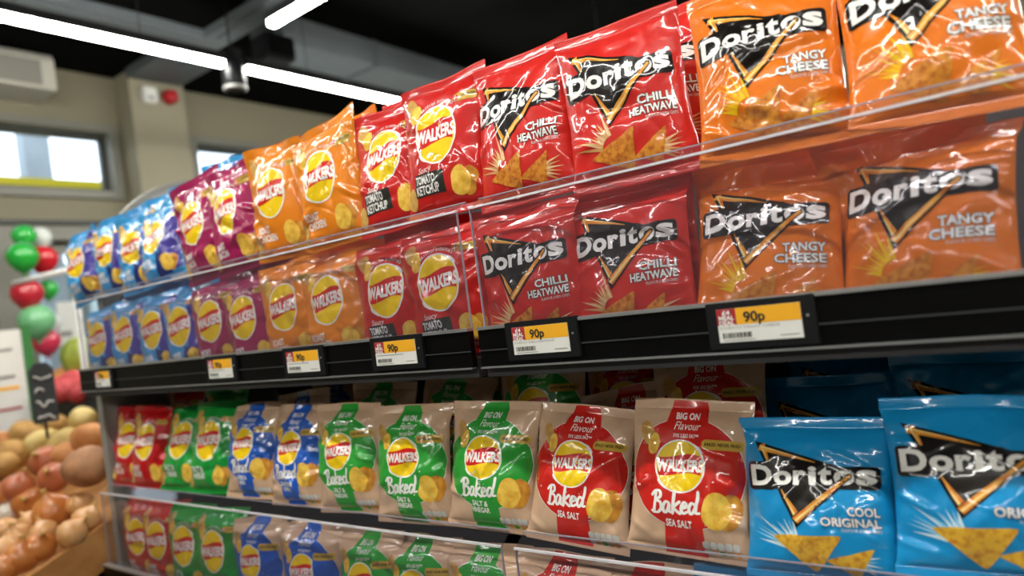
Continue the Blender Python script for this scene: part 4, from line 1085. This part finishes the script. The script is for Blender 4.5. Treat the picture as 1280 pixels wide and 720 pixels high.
for px, py, r, mi, lb in [(58, 577, .050, 2, 'shiny red brown onion at the top of the onions'), (68, 640, .055, 0, 'largest copper onion in front'), (68, 597, .045, 2, 'red brown onion below the top one'), (35, 628, .045, 0, 'copper onion left of the largest'),
                          (22, 610, .045, 2, 'red onion inside the clear bag at left'), (108, 650, .036, 1, 'pale onion in the crate corner beside the shelf'), (90, 667, .036, 1, 'pale onion along the crate board'),
                          (55, 666, .034, 1, 'pale onion below the largest'), (22, 671, .036, 1, 'pale onion in the lower left group'), (10, 640, .030, 3, 'white garlic bulb among the onions'),
                          (28, 696, .042, 0, 'copper onion low by the crate board'), (49, 684, .038, 0, 'copper onion touching the crate board'), (8, 690, .040, 1, 'pale onion at the lower left edge'),
                          (8, 662, .034, 1, 'small pale onion under the garlic'), (40, 652, .032, 1, 'small pale onion under the copper onions'), (100, 630, .034, 1, 'pale onion under the dark brown potato'),
                          (5, 712, .036, 0, 'copper onion at the bottom edge'), (4, 618, .036, 0, 'copper onion cut by the left picture edge')]:
    onion(px, py, r, mi, lb, 0.02 if py > 625 else 0.07)
# red net bag and melon on the back crate
p = on_x(95, 480, -3.15)
nb = empty('net_bag', Vector(p) - Vector((0, 0, 0.075)), 'red net bag of onions beside the chalkboard sign', 'net bag')
M_NET = mat('red_net', '#a8222c', rough=0.6, second='#d05a5c', nscale=70, bump=0.5, bscale=220)
for k, (dx, dy, dz, r) in enumerate([(0, -0.055, 0.062, .06), (0.02, 0.045, 0.062, .062), (-0.02, 0.0, 0.09, .055), (0.03, 0.0, 0.05, .055)]):
    q = lump('bulb', r, (1, 1, .95), k + 50, M_NET, nb, 3, 0.10); q.location = (dx, dy, dz)
q = lump('gathered_end', 0.02, (.8, 1.2, .8), 60, M_NET, nb, 2, 0.3); q.location = (0, 0.105, 0.09)
p = on_x(104, 446, -3.3)
me_ = empty('melon', Vector(p) - Vector((0, 0, 0.09)), 'green striped melon behind the red net bag', 'melon')
M_MEL = mat('melon_green', '#7f9430', rough=0.45, second='#b4b84c', nscale=6)
b_ = MB(); n_ = 40; prof = [(0, 0), (.04, .004), (.074, .048), (.084, .096), (.074, .144), (.04, .176), (0, .18)]
vs, fs = [], []
for r, z in prof:
    for i in range(n_): t = 2 * math.pi * i / n_; rr = r * (1 + 0.05 * math.cos(10 * t)); vs.append((rr * math.cos(t), rr * math.sin(t), z))
for j in range(len(prof) - 1):
    for i in range(n_): fs.append((j * n_ + i, j * n_ + (i + 1) % n_, (j + 1) * n_ + (i + 1) % n_, (j + 1) * n_ + i))
b_.add(vs, fs, 0, True).build('rind', M_MEL, me_)
MB().tube((0, 0, .177), (.01, 0, .2), .006, 8).build('stalk', M_DRY, me_)
# chalkboard price sign
M_CHALK = mat('chalk', '#d8d8d4', rough=0.9); M_SLATE = mat('slate', '#34383a', rough=0.7, noise=0.3, nscale=25)
p0 = on_x(40, 455, -2.45); p1 = on_x(68, 526, -2.45)
cb = empty('chalkboard_sign', (-2.45, (p0[1] + p1[1]) / 2, p1[2]), 'small dark chalkboard sign with white scribbled chalk lines', 'sign')
hw = (p1[1] - p0[1]) / 2 + 0.012; hh = p0[2] - p1[2]
MB().prism([(-hw, 0), (-hw, hh * .88), (-hw * .5, hh), (hw * .5, hh), (hw, hh * .88), (hw, 0)], 'x', -0.006, 0.006).build('board', M_SLATE, cb)
for k, (z, amp) in enumerate(((.70, .5), (.50, .25), (.27, .5), (.06, .35))):
    s_ = MB(); r2 = random.Random(k); ys = -hw * .75
    pts = []
    while ys < hw * .75 * (1 if amp > .3 else .2): pts.append((ys, hh * z + r2.uniform(0, hh * .10))); ys += 0.008
    for a, b in zip(pts[:-1], pts[1:]): s_.tube((0.0065, a[0], a[1]), (0.0065, b[0], b[1]), 0.003, 5)
    s_.build('chalk_line', M_CHALK, cb)
MB().tube((-0.01, 0, -0.05), (-0.01, 0, 0.03), 0.004, 8).build('stake', M_BLACK, cb)
# white poster stand with green edge
xs = -3.3
a0 = on_x(36, 410, xs); a1 = on_x(22, 520, xs)
ps = empty('poster_stand', (xs, a0[1] - 0.15, 0.0), 'white poster in a green edged floor stand at the left', 'poster stand')
zt, zb_ = a0[2], a1[2] - 0.08
MB().box(-0.006, 0.004, -0.16, 0.118, zb_, zt).build('poster', M_WHITE, ps)
MB().box(-0.012, 0.012, 0.118, 0.152, zb_ - 0.02, zt + 0.012, bevel=0.003).build('green_edge', mat('poster_green', '#2f7a3a', rough=0.5), ps)
s_ = MB()
for z in (0.20, 0.45): MB().box(0.0045, 0.006, -0.1, 0.08, zt - z * (zt - zb_), zt - z * (zt - zb_) + 0.012).build('grey_line', M_INKG, ps)
MB().box(0.0045, 0.006, -0.1, 0.09, zt - .56 * (zt - zb_), zt - .56 * (zt - zb_) + 0.014).build('yellow_line', M_YEL, ps)
MB().box(0.0045, 0.006, -0.1, 0.09, zt - .75 * (zt - zb_), zt - .75 * (zt - zb_) + 0.010).build('red_line', M_DRED, ps)
MB().tube((0, 0, 0.02), (0, 0, zb_), 0.015).build('pole', M_ALU, ps)
MB().lathe([(0, 0), (.16, 0), (.16, .012), (.03, .03), (0, .03)], 24).build('foot', M_BLACK, ps)
# balloons by the door
def balloon(px, py, x, r, hexcol, label):
    p = Vector(on_x(px, py, x))
    o = empty('balloon', p - Vector((0, 0, r * 1.2)), label, 'balloon', 'balloons by the door')
    nm = 'balloon_' + hexcol[1:]
    m_ = MATS.get(nm) or mat(nm, hexcol, rough=0.18, coat=0.5, noise=0.08, nscale=5)
    z0 = r * 1.2
    MB().lathe([(0, z0 - 1.15 * r), (.12 * r, z0 - 1.1 * r), (.5 * r, z0 - .85 * r), (.85 * r, z0 - .4 * r), (r, z0 + .05 * r), (.9 * r, z0 + .5 * r), (.6 * r, z0 + .85 * r), (.3 * r, z0 + .98 * r), (0, z0 + 1.02 * r)], 20).build('skin', m_, o)
    MB().lathe([(0, z0 - 1.12 * r), (.08 * r, z0 - 1.18 * r), (.13 * r, z0 - 1.28 * r), (0, z0 - 1.24 * r)], 10).build('knot', m_, o)
for px, py, x, r, c_, lb in [(28, 322, -3.9, 0.073, '#25a83c', 'large green balloon at the top left of the cluster'), (30, 296, -4.1, 0.060, '#2fb648', 'green balloon above the cluster, near the lintel'), (54, 325, -4.0, 0.073, '#d01a2c', 'large red balloon right of the green one'),
                             (50, 298, -4.2, 0.060, '#e8ece8', 'white balloon at the top of the cluster'), (34, 368, -4.0, 0.077, '#c02838', 'dark red balloon below the white rail'), (60, 362, -4.1, 0.052, '#35b84c', 'small green balloon below the red one'),
                             (46, 402, -4.0, 0.086, '#7cc48c', 'pale green balloon in the lower cluster'), (58, 428, -4.05, 0.069, '#d83a58', 'pink red balloon low in the cluster'), (62, 405, -4.2, 0.060, '#e6e8e6', 'white balloon low in the cluster')]:
    balloon(px, py, x, r, c_, lb)
# white notice on the door and white rail
p0 = on_x(70, 378, -4.556); p1 = on_x(112, 470, -4.556)
nt_ = empty('notice', (-4.556, (p0[1] + p1[1]) / 2, p1[2]), 'white paper notice on the glass behind the balloons', 'notice')
MB().box(-0.006, -0.002, -(p1[1] - p0[1]) / 2, (p1[1] - p0[1]) / 2, 0, p0[2] - p1[2]).build('sheet', M_WHITE, nt_)
MB().box(-0.0018, -0.0008, -0.1, 0.0, (p0[2] - p1[2]) * .55, (p0[2] - p1[2]) * .62).build('printed_line', M_INKG, nt_)
r0, r1 = Vector(on_x(18, 354, -3.5)), Vector(on_x(92, 336, -3.2)); r2_ = Vector(on_x(118, 332, -3.2)); r3 = Vector(on_x(93, 395, -3.2))
rail = empty('display_rail', (r3.x, r3.y, 0), 'white tubular display rail left of the blue crisp bags', 'rail')
L_ = rail.location
MB().tube(r0 - L_, r1 - L_, 0.012).build('side_rail', M_WHITE, rail); MB().tube(r1 - L_, r2_ - L_, 0.012).build('top_rail', M_WHITE, rail)
MB().tube(r1 - L_, Vector((0, 0, 0)), 0.012).build('post', M_WHITE, rail)
